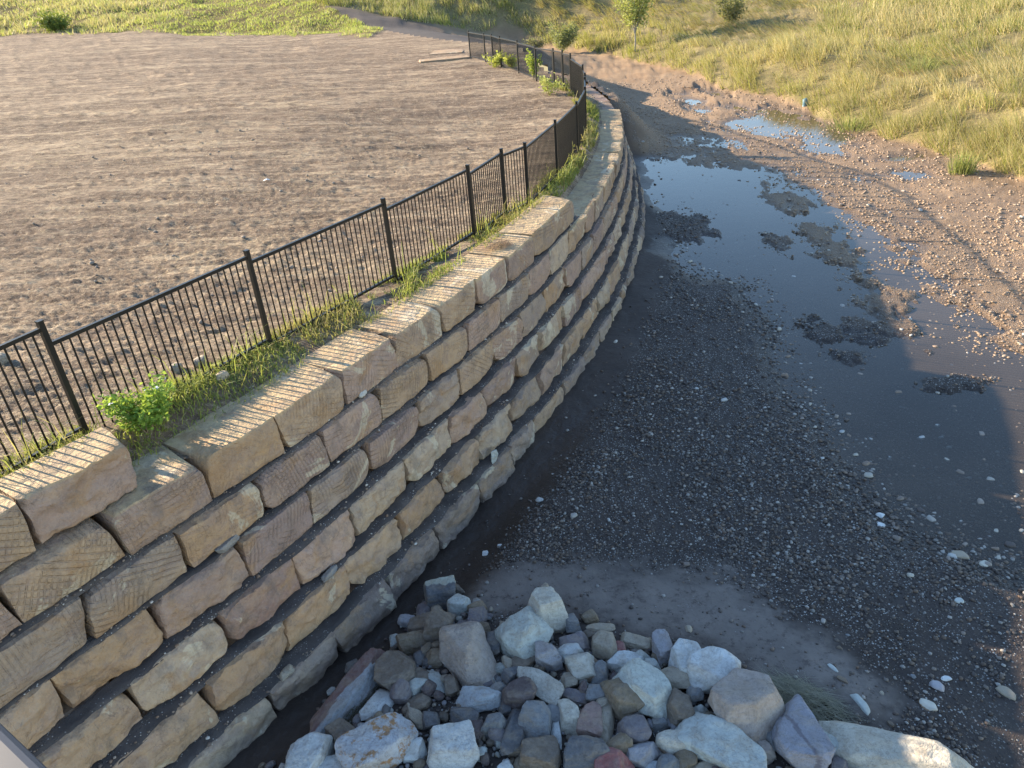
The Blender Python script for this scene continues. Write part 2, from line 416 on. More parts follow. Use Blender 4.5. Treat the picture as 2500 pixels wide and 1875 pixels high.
# sandstone blocks: colour from the block's own tint, tool grooves from its own turned UVs
def sandstone(name):
    k = NT(name, .9, .2)
    tint = k.attr('tint'); g = k.attr('tint', 'Alpha')
    oi = k.n.new('ShaderNodeObjectInfo').outputs['Random']
    mp = k.n.new('ShaderNodeVectorMath'); mp.operation = 'MULTIPLY_ADD'
    cx = k.n.new('ShaderNodeCombineXYZ')
    for i in range(3): k.l(k.math('MULTIPLY', oi, 37.0 + 11 * i), cx.inputs[i])
    mp.inputs[1].default_value = (1, 1, 1); k.l(k.co, mp.inputs[0]); k.l(cx.outputs[0], mp.inputs[2]); P = mp.outputs[0]
    n1 = k.noise(1.9, 5, .62, P, dist=.8); n2 = k.noise(7, 5, .7, P); n3 = k.noise(40, 4, .75, P)
    c = k.mix(k.mr(n1, .42, .60, 0, .6), tint, k.mix(.5, tint, (.44, .29, .15)))
    c = k.mix(k.mr(k.noise(2.3, 4, .6, k.mapping(P, (1, 1, 1.7), (0, 0, 0), (9, 3, 1)), dist=1.5), .50, .62, 0, .7), c, k.mix(.55, tint, (.22, .155, .135)))
    c = k.mix(k.mr(n2, .40, .68, .0, .6), c, k.mix(.6, c, (.13, .10, .085)))
    pale = k.noise(1.3, 6, .6, k.mapping(P, (1, 1, 1), (0, 0, 0), (4, 8, 2)), dist=1)
    c = k.mix(k.mr(pale, .60, .62, 0, .65), c, (.50, .43, .32))
    rust = k.noise(1.1, 6, .65, k.mapping(P, (1, 1, 1), (0, 0, 0), (14, 1, 7)), dist=1.2)
    c = k.mix(k.mr(rust, .55, .63, 0, .6), c, (.31, .18, .085))
    c = k.mix(k.mr(n3, .35, .75, 0, .3), c, k.mix(.5, c, (.6, .52, .42)))
    vn = k.math('ABSOLUTE', k.math('SUBTRACT', k.noise(1.6, 6, .62, P, dist=1.2), .5))
    c = k.mix(k.mr(vn, .010, .003, 0, .3), c, (.10, .07, .055))
    grime = k.noise(3.4, 7, .75, k.mapping(P, (1, 1, .5), (0, 0, 0), (2, 6, 9)))
    c = k.mix(k.mr(grime, .52, .66, 0, .5), c, (.12, .10, .088))
    # grooves
    uv = k.n.new('ShaderNodeUVMap'); uv.uv_map = 'grooves'
    def wave(rot, sc, dist):
        w = k.n.new('ShaderNodeTexWave'); w.wave_type = 'BANDS'; w.bands_direction = 'X'; w.wave_profile = 'SIN'
        k.l(k.mapping(uv.outputs[0], (1, 1, 1), (0, 0, rot)), w.inputs[0]); w.inputs['Scale'].default_value = sc
        w.inputs['Distortion'].default_value = dist; w.inputs['Detail'].default_value = 2; w.inputs['Detail Scale'].default_value = 1.5
        return w.outputs['Fac']
    ga = k.mr(wave(0, 6.6, .4), .62, .97); gb = k.mr(wave(1.42, 5.2, .45), .70, .98)
    ma = k.mr(k.noise(3.1, 2, .5, P), .42, .56); mb = k.mr(k.noise(2.7, 2, .5, k.mapping(P, (1, 1, 1), (0, 0, 0), (5, 5, 5))), .42, .56)
    gr = k.math('MAXIMUM', k.math('MULTIPLY', ga, ma), k.math('MULTIPLY', gb, mb)); gr = k.math('MULTIPLY', gr, g)
    c = k.mix(k.math('MULTIPLY', gr, .34), c, k.mix(.6, c, (.13, .09, .075)))
    b = k.bump(n1, .9, .07); b = k.bump(n2, .95, .035, b); b = k.bump(n3, .6, .007, b)
    b = k.bump(k.math('SUBTRACT', 1., gr), .8, .012, b)
    return k, c, b
k, c, b = sandstone('sandstone')
SAND_M = k.fin(c, b)

# loose rocks
k = NT('quarry_rock', .85, .3)
tint = k.attr('tint'); al = k.attr('tint', 'Alpha')
oi = k.n.new('ShaderNodeObjectInfo').outputs['Random']
cx = k.n.new('ShaderNodeCombineXYZ')
for i in range(3): k.l(k.math('MULTIPLY', oi, 31.0 + 7 * i), cx.inputs[i])
va = k.n.new('ShaderNodeVectorMath'); va.operation = 'ADD'; k.l(k.co, va.inputs[0]); k.l(cx.outputs[0], va.inputs[1]); P = va.outputs[0]
n1 = k.noise(4.5, 5, .65, P, dist=.8); n2 = k.noise(17, 5, .7, P); st = k.noise(5, 4, .6, k.mapping(P, (1, 1, 6), (.5, .3, .2)), dist=.5)
c = k.mix(k.mr(n1, .38, .62, 0, .6), tint, k.mix(.5, tint, (.16, .13, .11)))
c = k.mix(k.mr(st, .48, .60, 0, .55), c, k.mix(.55, c, (.33, .24, .15)))
c = k.mix(k.mr(n2, .35, .7, 0, .35), c, k.mix(.4, c, (.6, .58, .54)))
c = k.mix(k.mr(k.noise(60, 3, .7, P), .6, .72, 0, .25), c, (.09, .08, .075))
lich = k.math('MULTIPLY', k.mr(k.noise(8, 5, .7, P), .52, .60), al)
c = k.mix(lich, c, (.33, .17, .06))
vn = k.math('ABSOLUTE', k.math('SUBTRACT', k.noise(3.2, 5, .6, P, dist=1.4), .5))
c = k.mix(k.mr(vn, .012, .004, 0, .22), c, (.07, .055, .05))
c = k.mix(k.mr(k.noise(30, 6, .75, P), .50, .38, 0, .4), c, k.mix(.7, c, (.10, .08, .07)))
b = k.bump(n1, .9, .05); b = k.bump(st, .7, .02, b); b = k.bump(n2, .9, .02, b); b = k.bump(k.noise(70, 3, .7, P), .5, .004, b)
ROCK = k.fin(c, b)

k = NT('pebble_stone', .6, .4)
tint = k.attr('tint')
PEB = k.fin(k.mix(k.mr(k.noise(25, 3, .6), .4, .7, 0, .4), tint, k.mix(.5, tint, (.12, .10, .09))), k.bump(k.noise(60, 3, .6), .3, .003))

# ledge dirt
k = NT('ledge_silt', .95, .1)
n = k.noise(3, 4, .6); f_ = k.noise(55, 4, .7)
c = k.ramp(n, [(.35, (.06, .052, .05)), (.65, (.11, .095, .088))])
v = k.voro(48, out=None); cc = k.sep(v.outputs['Color'])
m_ = k.math('MULTIPLY', k.math('MULTIPLY', k.mr(v.outputs['Distance'], .36, .26), k.math('GREATER_THAN', cc[2], .45)), k.mr(n, .42, .5))
c = k.mix(m_, c, k.ramp(cc[0], [(0, (.07, .06, .06)), (.6, (.17, .15, .14)), (.95, (.42, .4, .38))]))
SILT = k.fin(c, k.bump(m_, .9, .012, k.bump(f_, .9, .01)))

# grass blades
def grass_mat(name):
    k = NT(name, .6, .25)
    tint = k.attr('tint')
    tl = k.n.new('ShaderNodeBsdfTranslucent'); k.l(k.mix(.35, tint, (.45, .5, .06)), tl.inputs[0])
    k.set(k.b.inputs['Base Color'], tint)
    mx = k.n.new('ShaderNodeMixShader'); mx.inputs[0].default_value = .38
    k.l(k.b.outputs[0], mx.inputs[1]); k.l(tl.outputs[0], mx.inputs[2]); k.l(mx.outputs[0], k.out.inputs['Surface'])
    return k.m
GRASS = grass_mat('grass_blades')
k = NT('bark'); BARK = k.fin(k.mix(k.noise(9, 3), (.36, .33, .29), (.2, .18, .15)))
k = NT('black_powder_coat', .42, .3); METAL = k.fin(k.mix(k.mr(k.noise(3, 3), .4, .7), (.006, .006, .007), (.014, .012, .010)), k.bump(k.noise(90, 2), .1, .001))
k = NT('galvanised_rail', .5, .3); k.b.inputs['Metallic'].default_value = .0; GALV = k.fin(k.mix(k.noise(4, 4), (.028, .036, .055), (.034, .043, .062)))
k = NT('white_petal'); PETAL = k.fin((.8, .8, .84))
k = NT('dry_stalk'); STALK = k.fin(k.mix(k.noise(12, 2), (.22, .17, .11), (.36, .30, .2)))
k = NT('blue_plastic', .5, .3); BLUE = k.fin(k.mix(k.noise(8, 2), (.05, .12, .16), (.10, .18, .22)))
k = NT('white_plastic', .5, .5); WHITE = k.fin((.72, .74, .76))

# ------------------------------------------------------------------ object helpers
def link(o, parent=None):
    COL.objects.link(o)
    if parent: o.parent = parent
    return o

def tag(o, label=None, cat=None, group=None, kind=None):
    if label: o['label'] = label
    if cat: o['category'] = cat
    if group: o['group'] = group
    if kind: o['kind'] = kind
    return o

def empty(name, loc, label, cat, group=None):
    o = bpy.data.objects.new(name, None); o.location = loc; o.empty_display_size = .2
    return tag(link(o), label, cat, group)

def mesh_np(name, verts, faces, smooth=True):
    """verts (n,3), faces: (m,k) integer array"""
    verts = np.ascontiguousarray(verts, dtype=np.float32); faces = np.ascontiguousarray(faces, dtype=np.int32)
    me = bpy.data.meshes.new(name)
    me.vertices.add(len(verts)); me.vertices.foreach_set('co', verts.ravel())
    kk = faces.shape[1]
    me.loops.add(faces.size); me.loops.foreach_set('vertex_index', faces.ravel())
    me.polygons.add(len(faces)); me.polygons.foreach_set('loop_start', np.arange(0, faces.size, kk, dtype=np.int32))
    me.polygons.foreach_set('use_smooth', np.full(len(faces), smooth, dtype=bool))
    me.update(calc_edges=True)
    return me

def colattr(me, name, arr):
    a = me.color_attributes.new(name, 'FLOAT_COLOR', 'POINT')
    arr = np.asarray(arr, dtype=np.float32)
    if arr.shape[1] == 3: arr = np.concatenate([arr, np.ones((len(arr), 1), np.float32)], 1)
    a.data.foreach_set('color', np.ascontiguousarray(arr).ravel())

def obj(name, me, mat, parent=None):
    if mat is not None and len(me.materials) == 0: me.materials.append(mat)
    return link(bpy.data.objects.new(name, me), parent)

class MB:
    def __init__(self): self.v = []; self.f = []
    def box(self, c, s, M=None):
        i = len(self.v)
        for x in (-.5, .5):
            for y in (-.5, .5):
                for z in (-.5, .5):
                    p = Vector((c[0] + x * s[0], c[1] + y * s[1], c[2] + z * s[2])); self.v.append(tuple(M @ p if M else p))
        for q in ((0, 1, 3, 2), (4, 6, 7, 5), (0, 4, 5, 1), (2, 3, 7, 6), (0, 2, 6, 4), (1, 5, 7, 3)): self.f.append(tuple(i + a for a in q))
    def tube(self, pts, rad, n=6):
        pts = [Vector(p) for p in pts]; i0 = len(self.v)
        if not hasattr(rad, '__len__'): rad = [rad] * len(pts)
        for j, p in enumerate(pts):
            t = (pts[min(j + 1, len(pts) - 1)] - pts[max(j - 1, 0)]).normalized()
            a = t.orthogonal().normalized(); b = t.cross(a)
            for q in range(n):
                an = 2 * math.pi * q / n; self.v.append(tuple(p + (a * math.cos(an) + b * math.sin(an)) * rad[j]))
        for j in range(len(pts) - 1):
            for q in range(n): self.f.append((i0 + j * n + q, i0 + j * n + (q + 1) % n, i0 + (j + 1) * n + (q + 1) % n, i0 + (j + 1) * n + q))
    def mesh(self, name, smooth=False):
        me = bpy.data.meshes.new(name); me.from_pydata(self.v, [], self.f)
        if smooth: me.polygons.foreach_set('use_smooth', [True] * len(me.polygons))
        me.update(); return me

# ------------------------------------------------------------------ terrain sheets
th = np.radians(np.concatenate([np.linspace(-64, -40, 60, endpoint=False), np.linspace(-40, 42, 580, endpoint=False), np.linspace(42, 64, 50)]))
rr = [1.6]
while rr[-1] < 3500:
    r = rr[-1]; dr = 1.75 * (r * r + 36) / 6.0 * .00120
    rr.append(r + min(dr, .035 * r if r > 25 else .05 + .012 * r))
rr = np.array(rr)
R_, T_ = np.meshgrid(rr, th, indexing='ij')
GX, GY = R_ * np.sin(T_), R_ * np.cos(T_)
TG = terrain(GX, GY)
nr, nt = GX.shape
idx = np.arange(nr * nt).reshape(nr, nt)
Q = np.stack([idx[:-1, :-1], idx[:-1, 1:], idx[1:, 1:], idx[1:, :-1]], -1).reshape(-1, 4)[:, ::-1]
fl = {k_: v.ravel() for k_, v in TG.items()}
ft = fl['t'][Q].mean(1); fs = fl['s'][Q].mean(1)
thr_l = np.where(fs < S_W_END, -.25, 0.0); thr_r = np.where(fs < S_W_END, .42, 0.0)
def sheet(name, z, mask, mat, grass, label, cat):
    F = Q[mask]
    used = np.unique(F); remap = np.full(nr * nt, -1); remap[used] = np.arange(len(used))
    V = np.stack([GX.ravel()[used], GY.ravel()[used], z[used]], 1)
    me = mesh_np(name, V, remap[F])
    colattr(me, 'zone', np.stack([grass[used], fl['wet'][used], fl['sand'][used], fl['grav'][used]], 1))
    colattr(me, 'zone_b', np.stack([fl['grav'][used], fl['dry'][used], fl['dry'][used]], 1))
    o = obj(name, me, mat); tag(o, label, cat, kind='structure'); return o
gl = fl['gl'][Q].mean(1) > .5; grr = fl['gr'][Q].mean(1) > .5
Lm = ft < thr_l; Rm = ft >= thr_r
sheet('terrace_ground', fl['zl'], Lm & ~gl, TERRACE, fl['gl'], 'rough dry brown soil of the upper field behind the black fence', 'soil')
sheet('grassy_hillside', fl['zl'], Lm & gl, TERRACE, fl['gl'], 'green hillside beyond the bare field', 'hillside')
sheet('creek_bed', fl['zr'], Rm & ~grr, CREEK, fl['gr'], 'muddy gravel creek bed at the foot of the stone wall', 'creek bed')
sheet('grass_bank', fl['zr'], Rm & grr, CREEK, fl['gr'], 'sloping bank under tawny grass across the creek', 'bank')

def ground_z(x, y, side):
    t_ = terrain(np.asarray(x, float), np.asarray(y, float), True)
    return t_['zl'] if side == 'l' else t_['zr']

# water surface
wx = np.linspace(4.0, 17, 40); wy = np.linspace(5.0, 43, 90)
A, B = np.meshgrid(wx, wy, indexing='ij')
me = mesh_np('creek_water', np.stack([A.ravel(), B.ravel(), np.zeros(A.size)], 1), (lambda i: np.stack([i[:-1, :-1], i[1:, :-1], i[1:, 1:], i[:-1, 1:]], -1).reshape(-1, 4))(np.arange(A.size).reshape(A.shape)))
tag(obj('creek_water', me, WATER), 'shallow still creek water mirroring the blue sky beside the wall', 'water', kind='structure')

# ------------------------------------------------------------------ retaining wall of sandstone blocks
wall = empty('retaining_wall', (0, 0, 0), 'curved retaining wall of stepped rough sandstone blocks above the creek', 'wall')
HC = .48
JOINTS = {
 'A': [(-4.08, 4.92), (-3.45, 5.65)],
 'B': [(-4.09, 4.42), (-3.57, 5.19), (-3.01, 5.94), (-2.47, 6.7), (-1.96, 7.59), (-1.43, 8.45), (-0.86, 9.29), (-0.39, 10.1), (0.1, 10.96), (0.54, 11.91), (1.44, 13.9)],
 'C': [(-3.77, 4.71), (-3.23, 5.5), (-2.64, 6.24), (-2.09, 7.03), (-1.61, 7.94), (-1.05, 8.79), (-0.53, 9.63), (-0.03, 10.5), (0.44, 11.44), (0.89, 12.35), (1.33, 13.3)],
 'D': [(-3.94, 4.29), (-3.39, 5.05), (-2.85, 5.85), (-2.21, 6.55), (-1.77, 7.48), (-1.17, 8.34), (-0.63, 9.15), (-0.1, 10.02), (0.37, 10.87), (0.83, 11.79), (1.25, 12.73), (1.66, 13.62)],
 'E': [(-3.46, 4.48), (-2.96, 5.3), (-2.42, 6.1), (-1.83, 6.81), (-1.34, 7.75), (-0.73, 8.59), (-0.21, 9.38), (0.27, 10.3), (0.63, 11.14), (1.19, 12.13), (1.61, 13.08)],
 'F': [(-3.05, 4.83), (-2.51, 5.63), (-1.99, 6.45), (-1.38, 7.22), (-0.85, 8.02), (-0.34, 8.83), (0.22, 9.71), (0.62, 10.59), (1.13, 11.55)],
 'G': [(-2.72, 5.18), (-2.21, 5.96), (-1.62, 6.7), (-1.02, 7.54), (-0.4, 8.4), (0.05, 9.25), (0.46, 9.97), (1.1, 11.0), (1.48, 11.95), (1.93, 12.96)]}
TOPS = dict(A=3.19, B=2.71, C=2.23, D=1.75, E=1.27, F=.79, G=.31)
OFFS = dict(A=-.12, B=0, C=.08, D=.18, E=.33, F=.50, G=.69)
BUFF = (.41, .29, .18); ORANGE = (.41, .26, .135); PINK = (.36, .25, .195); MAUVE = (.24, .17, .155); GREYB = (.29, .235, .185); CREAM = (.46, .375, .265); DARK = (.155, .135, .13); RED = (.26, .155, .135)
# tint and groove strength of the near blocks, in joint order
PALETTE = {
 'A': [(PINK, 0)],
 'B': [(BUFF, .9), (PINK, .7), (ORANGE, .3), (BUFF, .7), (PINK, .8), (BUFF, .8), (BUFF, .7), (PINK, .6), (PINK, .7), (BUFF, .9)],
 'C': [(GREYB, 1), (ORANGE, .4), (MAUVE, 1), (PINK, .7), (BUFF, .9), (BUFF, .7), (PINK, .8), (GREYB, .9), (PINK, .3), (CREAM, .2)],
 'D': [(ORANGE, 0), (PINK, 0), (MAUVE, 1), (GREYB, 1), (MAUVE, .9), (GREYB, .1), (BUFF, .9), (PINK, .6), (GREYB, 0), (BUFF, 0), (PINK, .6)],
 'E': [(CREAM, 0), (RED, 0), (PINK, 0), (CREAM, 0), (CREAM, 0), (PINK, 0), (MAUVE, 0), (GREYB, 0), (CREAM, .1), (MAUVE, .8)],
 'F': [(ORANGE, 0), (ORANGE, 0), (BUFF, 0), (ORANGE, 0), (BUFF, 0), (CREAM, 0), (GREYB, .1), (PINK, .1)],
 'G': [(GREYB, 0), (DARK, 0), (DARK, 0), (DARK, 0), (DARK, 0), (GREYB, 0), (BUFF, 0), (DARK, 0), (GREYB, 0)]}
RANDC = {'A': [PINK, BUFF], 'B': [BUFF, PINK, ORANGE], 'C': [BUFF, PINK, BUFF, GREYB], 'D': [PINK, BUFF, GREYB, MAUVE], 'E': [CREAM, PINK, GREYB, BUFF], 'F': [BUFF, CREAM, ORANGE, GREYB], 'G': [GREYB, CREAM, DARK, CREAM]}

def block_mesh(L, Dp, Hh, seed, tint, groove, near, rough=1.0, sawn_top=False, skew=None):
    nu, nd, nh = (34, 6, 16) if near == 2 else ((12, 4, 7) if near else (6, 2, 4))
    key = {}; V = []; F = []
    def vid(i, j, l):
        kk = (i, j, l)
        if kk not in key: key[kk] = len(V); V.append((2 * i / nu - 1, 2 * j / nd - 1, 2 * l / nh - 1))
        return key[kk]
    for i in range(nu):
        for l in range(nh):
            F.append((vid(i, nd, l), vid(i, nd, l + 1), vid(i + 1, nd, l + 1), vid(i + 1, nd, l)))
            F.append((vid(i, 0, l), vid(i + 1, 0, l), vid(i + 1, 0, l + 1), vid(i, 0, l + 1)))
    for i in range(nu):
        for j in range(nd):
            F.append((vid(i, j, nh), vid(i + 1, j, nh), vid(i + 1, j + 1, nh), vid(i, j + 1, nh)))
            F.append((vid(i, j, 0), vid(i, j + 1, 0), vid(i + 1, j + 1, 0), vid(i + 1, j, 0)))
    for j in range(nd):
        for l in range(nh):
            F.append((vid(0, j, l), vid(0, j, l + 1), vid(0, j + 1, l + 1), vid(0, j + 1, l)))
            F.append((vid(nu, j, l), vid(nu, j + 1, l), vid(nu, j + 1, l + 1), vid(nu, j, l + 1)))
    P = np.array(V); a, b, c = P[:, 0].copy(), P[:, 1].copy(), P[:, 2].copy()
    rs = np.random.default_rng(seed)
    so = seed * 3.71
    x = a * L / 2; y = b * Dp / 2; z = c * Hh / 2
    # skewed ends and uneven corners
    sk = skew if skew is not None else rs.uniform(-.035, .035, 2); x += np.where(a > 0, a, 0) * sk[0] * c + np.where(a < 0, -a, 0) * sk[1] * c
    for sa in (-1, 1):
        for sc in (-1, 1):
            w = np.clip((1 + sa * a) / 2, 0, 1) ** 7 * np.clip((1 + sc * c) / 2, 0, 1) ** 4 * np.clip((1 + b) / 2, 0, 1)
            amt = rs.uniform(.0, .022 if sc < 0 else .012); x -= sa * w * amt; z -= sc * w * amt * .5
            if rs.random() < .3: q = w ** 1.5; x -= sa * q * .05; z -= sc * q * .04; y -= q * .05
    ea, ec = np.abs(a), np.abs(c)
    front = np.clip((b - .3) / .7, 0, 1)
    pil = (1 - ea ** 14) * (1 - ec ** 10)
    pg = rs.uniform(-.16, .16, (6, 2)); ph = rs.uniform(-.005, .03, 6)
    fac = np.min(ph[None] + x[:, None] * pg[None, :, 0] + z[:, None] * pg[None, :, 1] * 1.5, axis=1) - .0
    n_lo = fbm(x * 2.6 + so, z * 3.4 + so * .3, 3, seed % 97); n_hi = fbm(x * 9 + so, z * 11, 3, seed % 89, .6)
    facet = np.abs(fbm(x * 3.4 - so, z * 4.4 + 3, 2, seed % 83))
    y += front * (.015 * pil + .026 + np.clip(fac, -.06, .04) * (.9 if rough > 1 else .35) + rough * (n_lo * .03 + n_hi * .028 - facet * .035))
    edge = np.clip((np.maximum(ea, 0) - .8) / .2, 0, 1)
    x += np.sign(a) * (ea ** 14) * (fbm(z * 6 + so, y * 4, 2, seed % 71) * .014 - .003)
    tw = .12 if sawn_top else .8
    z += np.where(c > 0, 1, -1) * (ec ** 6) * (fbm(x * 5 + so, y * 6, 3, seed % 61) * .014 * tw - .006 * tw)
    # rounded arrises along the front
    z -= np.sign(c) * front ** 4 * ec ** 14 * (.004 + .022 * noise2(x * 7 + so, x * 0 + seed, 3) ** 2) * (1.0 if not sawn_top else .5)
    x -= np.sign(a) * front ** 4 * ea ** 14 * .010
    V = np.stack([x, y, z], 1)
    me = mesh_np('block', V, np.array(F))
    tc = np.tile(np.array([*tint, groove]), (len(V), 1))
    if sawn_top: tc[c > .98] = (.47, .35, .20, 0)
    colattr(me, 'tint', tc)
    uvl = me.uv_layers.new(name='grooves')
    li = np.empty(len(me.loops), np.int32); me.loops.foreach_get('vertex_index', li)
    ang = rs.uniform(-.55, .35)
    u = x * math.cos(ang) - z * math.sin(ang) + rs.uniform(0, 5); w = x * math.sin(ang) + z * math.cos(ang)
    uvl.data.foreach_set('uv', np.stack([u[li], w[li]], 1).astype(np.float32).ravel())
    me.set_sharp_from_angle(angle=math.radians(38))
    return me

bcount = 0
for ci, cn in enumerate('ABCDEFG'):
    off = OFFS[cn]
    js = [s_at(*p) for p in JOINTS[cn]]
    s_lo = s_of_y(2.2)
    s_hi = {'A': S_A_END, 'B': S_B_END, 'C': S_C_END}.get(cn, s_of_y(40.0 - 1.5 * (ci - 3)))
    pal = list(PALETTE[cn])
    rs = np.random.default_rng(100 + ci)
    pre = []
    s = js[0]
    while s > s_lo: s -= rs.uniform(.92, 1.12); pre.insert(0, s)
    npre = len(pre)
    js = pre + js
    pal = [(RANDC[cn][rs.integers(len(RANDC[cn]))], rs.choice([0, .6, 1]) if ci < 4 else 0) for _ in pre] + pal
    while js[-1] < s_hi - .5:
        st_ = rs.uniform(.85, 1.15)
        js.append(min(js[-1] + st_, s_hi) if js[-1] + st_ > s_hi - .45 else js[-1] + st_)
        pal.append((RANDC[cn][rs.integers(len(RANDC[cn]))], float(rs.choice([0, .5, .9])) if ci < 4 else 0.0))
    for i in range(len(js) - 1):
        s0, s1 = js[i], js[i + 1]
        p0, _, _ = wall_pt(s0, off); p1, _, _ = wall_pt(s1, off)
        mid = (p0 + p1) / 2; T = (p1 - p0); Ln = float(np.linalg.norm(T)); T /= Ln; N = np.array([T[1], -T[0]])
        dist = math.hypot(mid[0], mid[1])
        near = 2 if dist < 10.5 else (1 if dist < 24 else 0)
        tint, gv = pal[i]
        tint = .74 * np.array(tint) * np.array((.93, .90, .93)) + .26 * np.array((.34, .24, .17))
        def jsk(q_): return float(_h(np.array([q_ * 1.0]), np.array([ci * 13.0]), 5)[0] - .5) * .09
        tint = np.clip(np.array(tint) * rs.uniform(.88, 1.1), 0, .6)
        sawn = (cn == 'A') or (cn == 'B' and s0 > S_A_END - .9) or (cn == 'C' and s0 > S_B_END - .9)
        dp = .50 + rs.uniform(-.02, .05) + (.12 if cn in 'BC' else 0)
        top = TOPS[cn]; hh = HC - .012
        if cn in 'AB' and sawn: top += rs.uniform(-.012, .012)
        rough = 1.5 if gv < .2 else .65
        me = block_mesh(Ln - .010, dp, hh, 1000 * ci + i + 3, tint, gv, near, rough, sawn, (jsk(i + 1), jsk(i)))
        o = obj('block', me, SAND_M, wall)
        fw = rs.uniform(-.015, .015)
        c2 = mid - N * (dp / 2 - fw)
        o.matrix_world = Matrix(((-T[0], N[0], 0, c2[0]), (-T[1], N[1], 0, c2[1]), (0, 0, 1, top - hh / 2), (0, 0, 0, 1)))
        o.rotation_euler.x += rs.uniform(-.012, .012)
        bcount += 1
print('blocks', bcount)

# silt lying on the ledges
for ci in range(2, 7):
    off = OFFS['ABCDEFG'[ci]]; wl = off - OFFS['ABCDEFG'[ci - 1]]; top = TOPS['ABCDEFG'[ci]]
    if ci == 2: s0, s1 = s_of_y(2.4), S_B_END + .3
    elif ci == 3: s0, s1 = s_of_y(2.4), S_C_END
    else: s0, s1 = s_of_y(2.4), s_of_y(36)
    ss = np.arange(s0, s1, .05); V = []; m = 7
    for q, s in enumerate(ss):
        p, T, N = wall_pt(s, 0)
        hgt = .006 + .032 * noise2(np.array([s * 1.3]), np.array([ci * 7.0]), 91)[0] ** 1.5 + .008 * noise2(np.array([s * 9.]), np.array([ci * 3.0]), 92)[0]
        wd = wl - .06 + .05 * noise2(np.array([s * 2.1]), np.array([ci * 5.0]), 93)[0]
        for j in range(m):
            t = j / (m - 1)
            pp = p + N * (off - wl - .06 + (.05 + wd) * t)
            zz = top - .004 + hgt * (1 - t ** 1.6) - .016 * (t > .99) + .008 * (noise2(np.array([s * 17.]), np.array([j * 3.1 + ci]), 94)[0] - .5)
            V.append((pp[0], pp[1], zz))
    i_ = np.arange(len(ss) * m).reshape(len(ss), m)
    F = np.stack([i_[:-1, :-1], i_[:-1, 1:], i_[1:, 1:], i_[1:, :-1]], -1).reshape(-1, 4)
    o = obj('ledge_silt', mesh_np('ledge_silt', np.array(V), F), SILT, wall); o['kind'] = 'stuff'

# ------------------------------------------------------------------ stone shapes
def ico(n):
    t = (1 + 5 ** .5) / 2
    V = [(-1, t, 0), (1, t, 0), (-1, -t, 0), (1, -t, 0), (0, -1, t), (0, 1, t), (0, -1, -t), (0, 1, -t), (t, 0, -1), (t, 0, 1), (-t, 0, -1), (-t, 0, 1)]
    F = [(0, 11, 5), (0, 5, 1), (0, 1, 7), (0, 7, 10), (0, 10, 11), (1, 5, 9), (5, 11, 4), (11, 10, 2), (10, 7, 6), (7, 1, 8), (3, 9, 4), (3, 4, 2), (3, 2, 6), (3, 6, 8), (3, 8, 9), (4, 9, 5), (2, 4, 11), (6, 2, 10), (8, 6, 7), (9, 8, 1)]
    V = [np.array(v, float) / np.linalg.norm(v) for v in V]
    for _ in range(n):
        c = {}; G = []
        def mid(a, b):
            kk = (min(a, b), max(a, b))
            if kk not in c: q = V[a] + V[b]; V.append(q / np.linalg.norm(q)); c[kk] = len(V) - 1
            return c[kk]
        for a, b, d in F:
            x, y, z = mid(a, b), mid(b, d), mid(d, a); G += [(a, x, z), (b, y, x), (d, z, y), (x, y, z)]
        F = G
    return np.array(V), np.array(F)
ICO = {n: ico(n) for n in range(5)}

def rock_verts(n, seed, dims, cuts=11, round_=.0, rough=1.0):
    D, F = ICO[n]; rs = np.random.default_rng(seed)
    nrm = rs.normal(size=(cuts, 3)); nrm /= np.linalg.norm(nrm, axis=1)[:, None]
    nrm = np.concatenate([nrm, [[0, 0, 1], [0, .5, .87], [0, -.5, .87], [0, 0, -1], [1, .15, .1], [-1, .1, .15]]])
    yaw_ = rs.uniform(-.35, .35); bx = [[math.cos(yaw_ + q * math.pi / 2), math.sin(yaw_ + q * math.pi / 2), rs.uniform(-.6, .6)] for q in range(4)]
    blk = rs.uniform(.66, 1.05, 4) if (cuts > 9) else np.full(4, 9.0)
    nrm = np.concatenate([nrm, np.array(bx)])
    dd = np.concatenate([rs.uniform(.66, 1.0, cuts), [rs.uniform(.62, .85), 1.0, 1.0, .8, rs.uniform(.85, .98), rs.uniform(.85, .98)], blk])
    dot = D @ nrm.T
    r = np.where(dot > .05, dd[None] / np.maximum(dot, .05), 9)
    pw = 60 - 48 * round_
    r = (np.sum(np.minimum(r, 9) ** (-pw), axis=1)) ** (-1 / pw)
    r = np.minimum(r, 1.25)
    V = D * r[:, None]
    V = V / np.abs(V).max(0)[None] * .5
    V = V * np.array(dims)[None]
    mn = min(dims)
    so = seed * 1.37
    k1 = noise3(V / mn * 2.2 + so, seed % 91); k2 = noise3(V / mn * 7 + so, seed % 77)
    k3 = np.abs(noise3(V / mn * 4 + so, seed % 67))
    V = V * (1 + rough * (.07 * k1 + .035 * k2 - .05 * k3))[:, None]
    return V, F

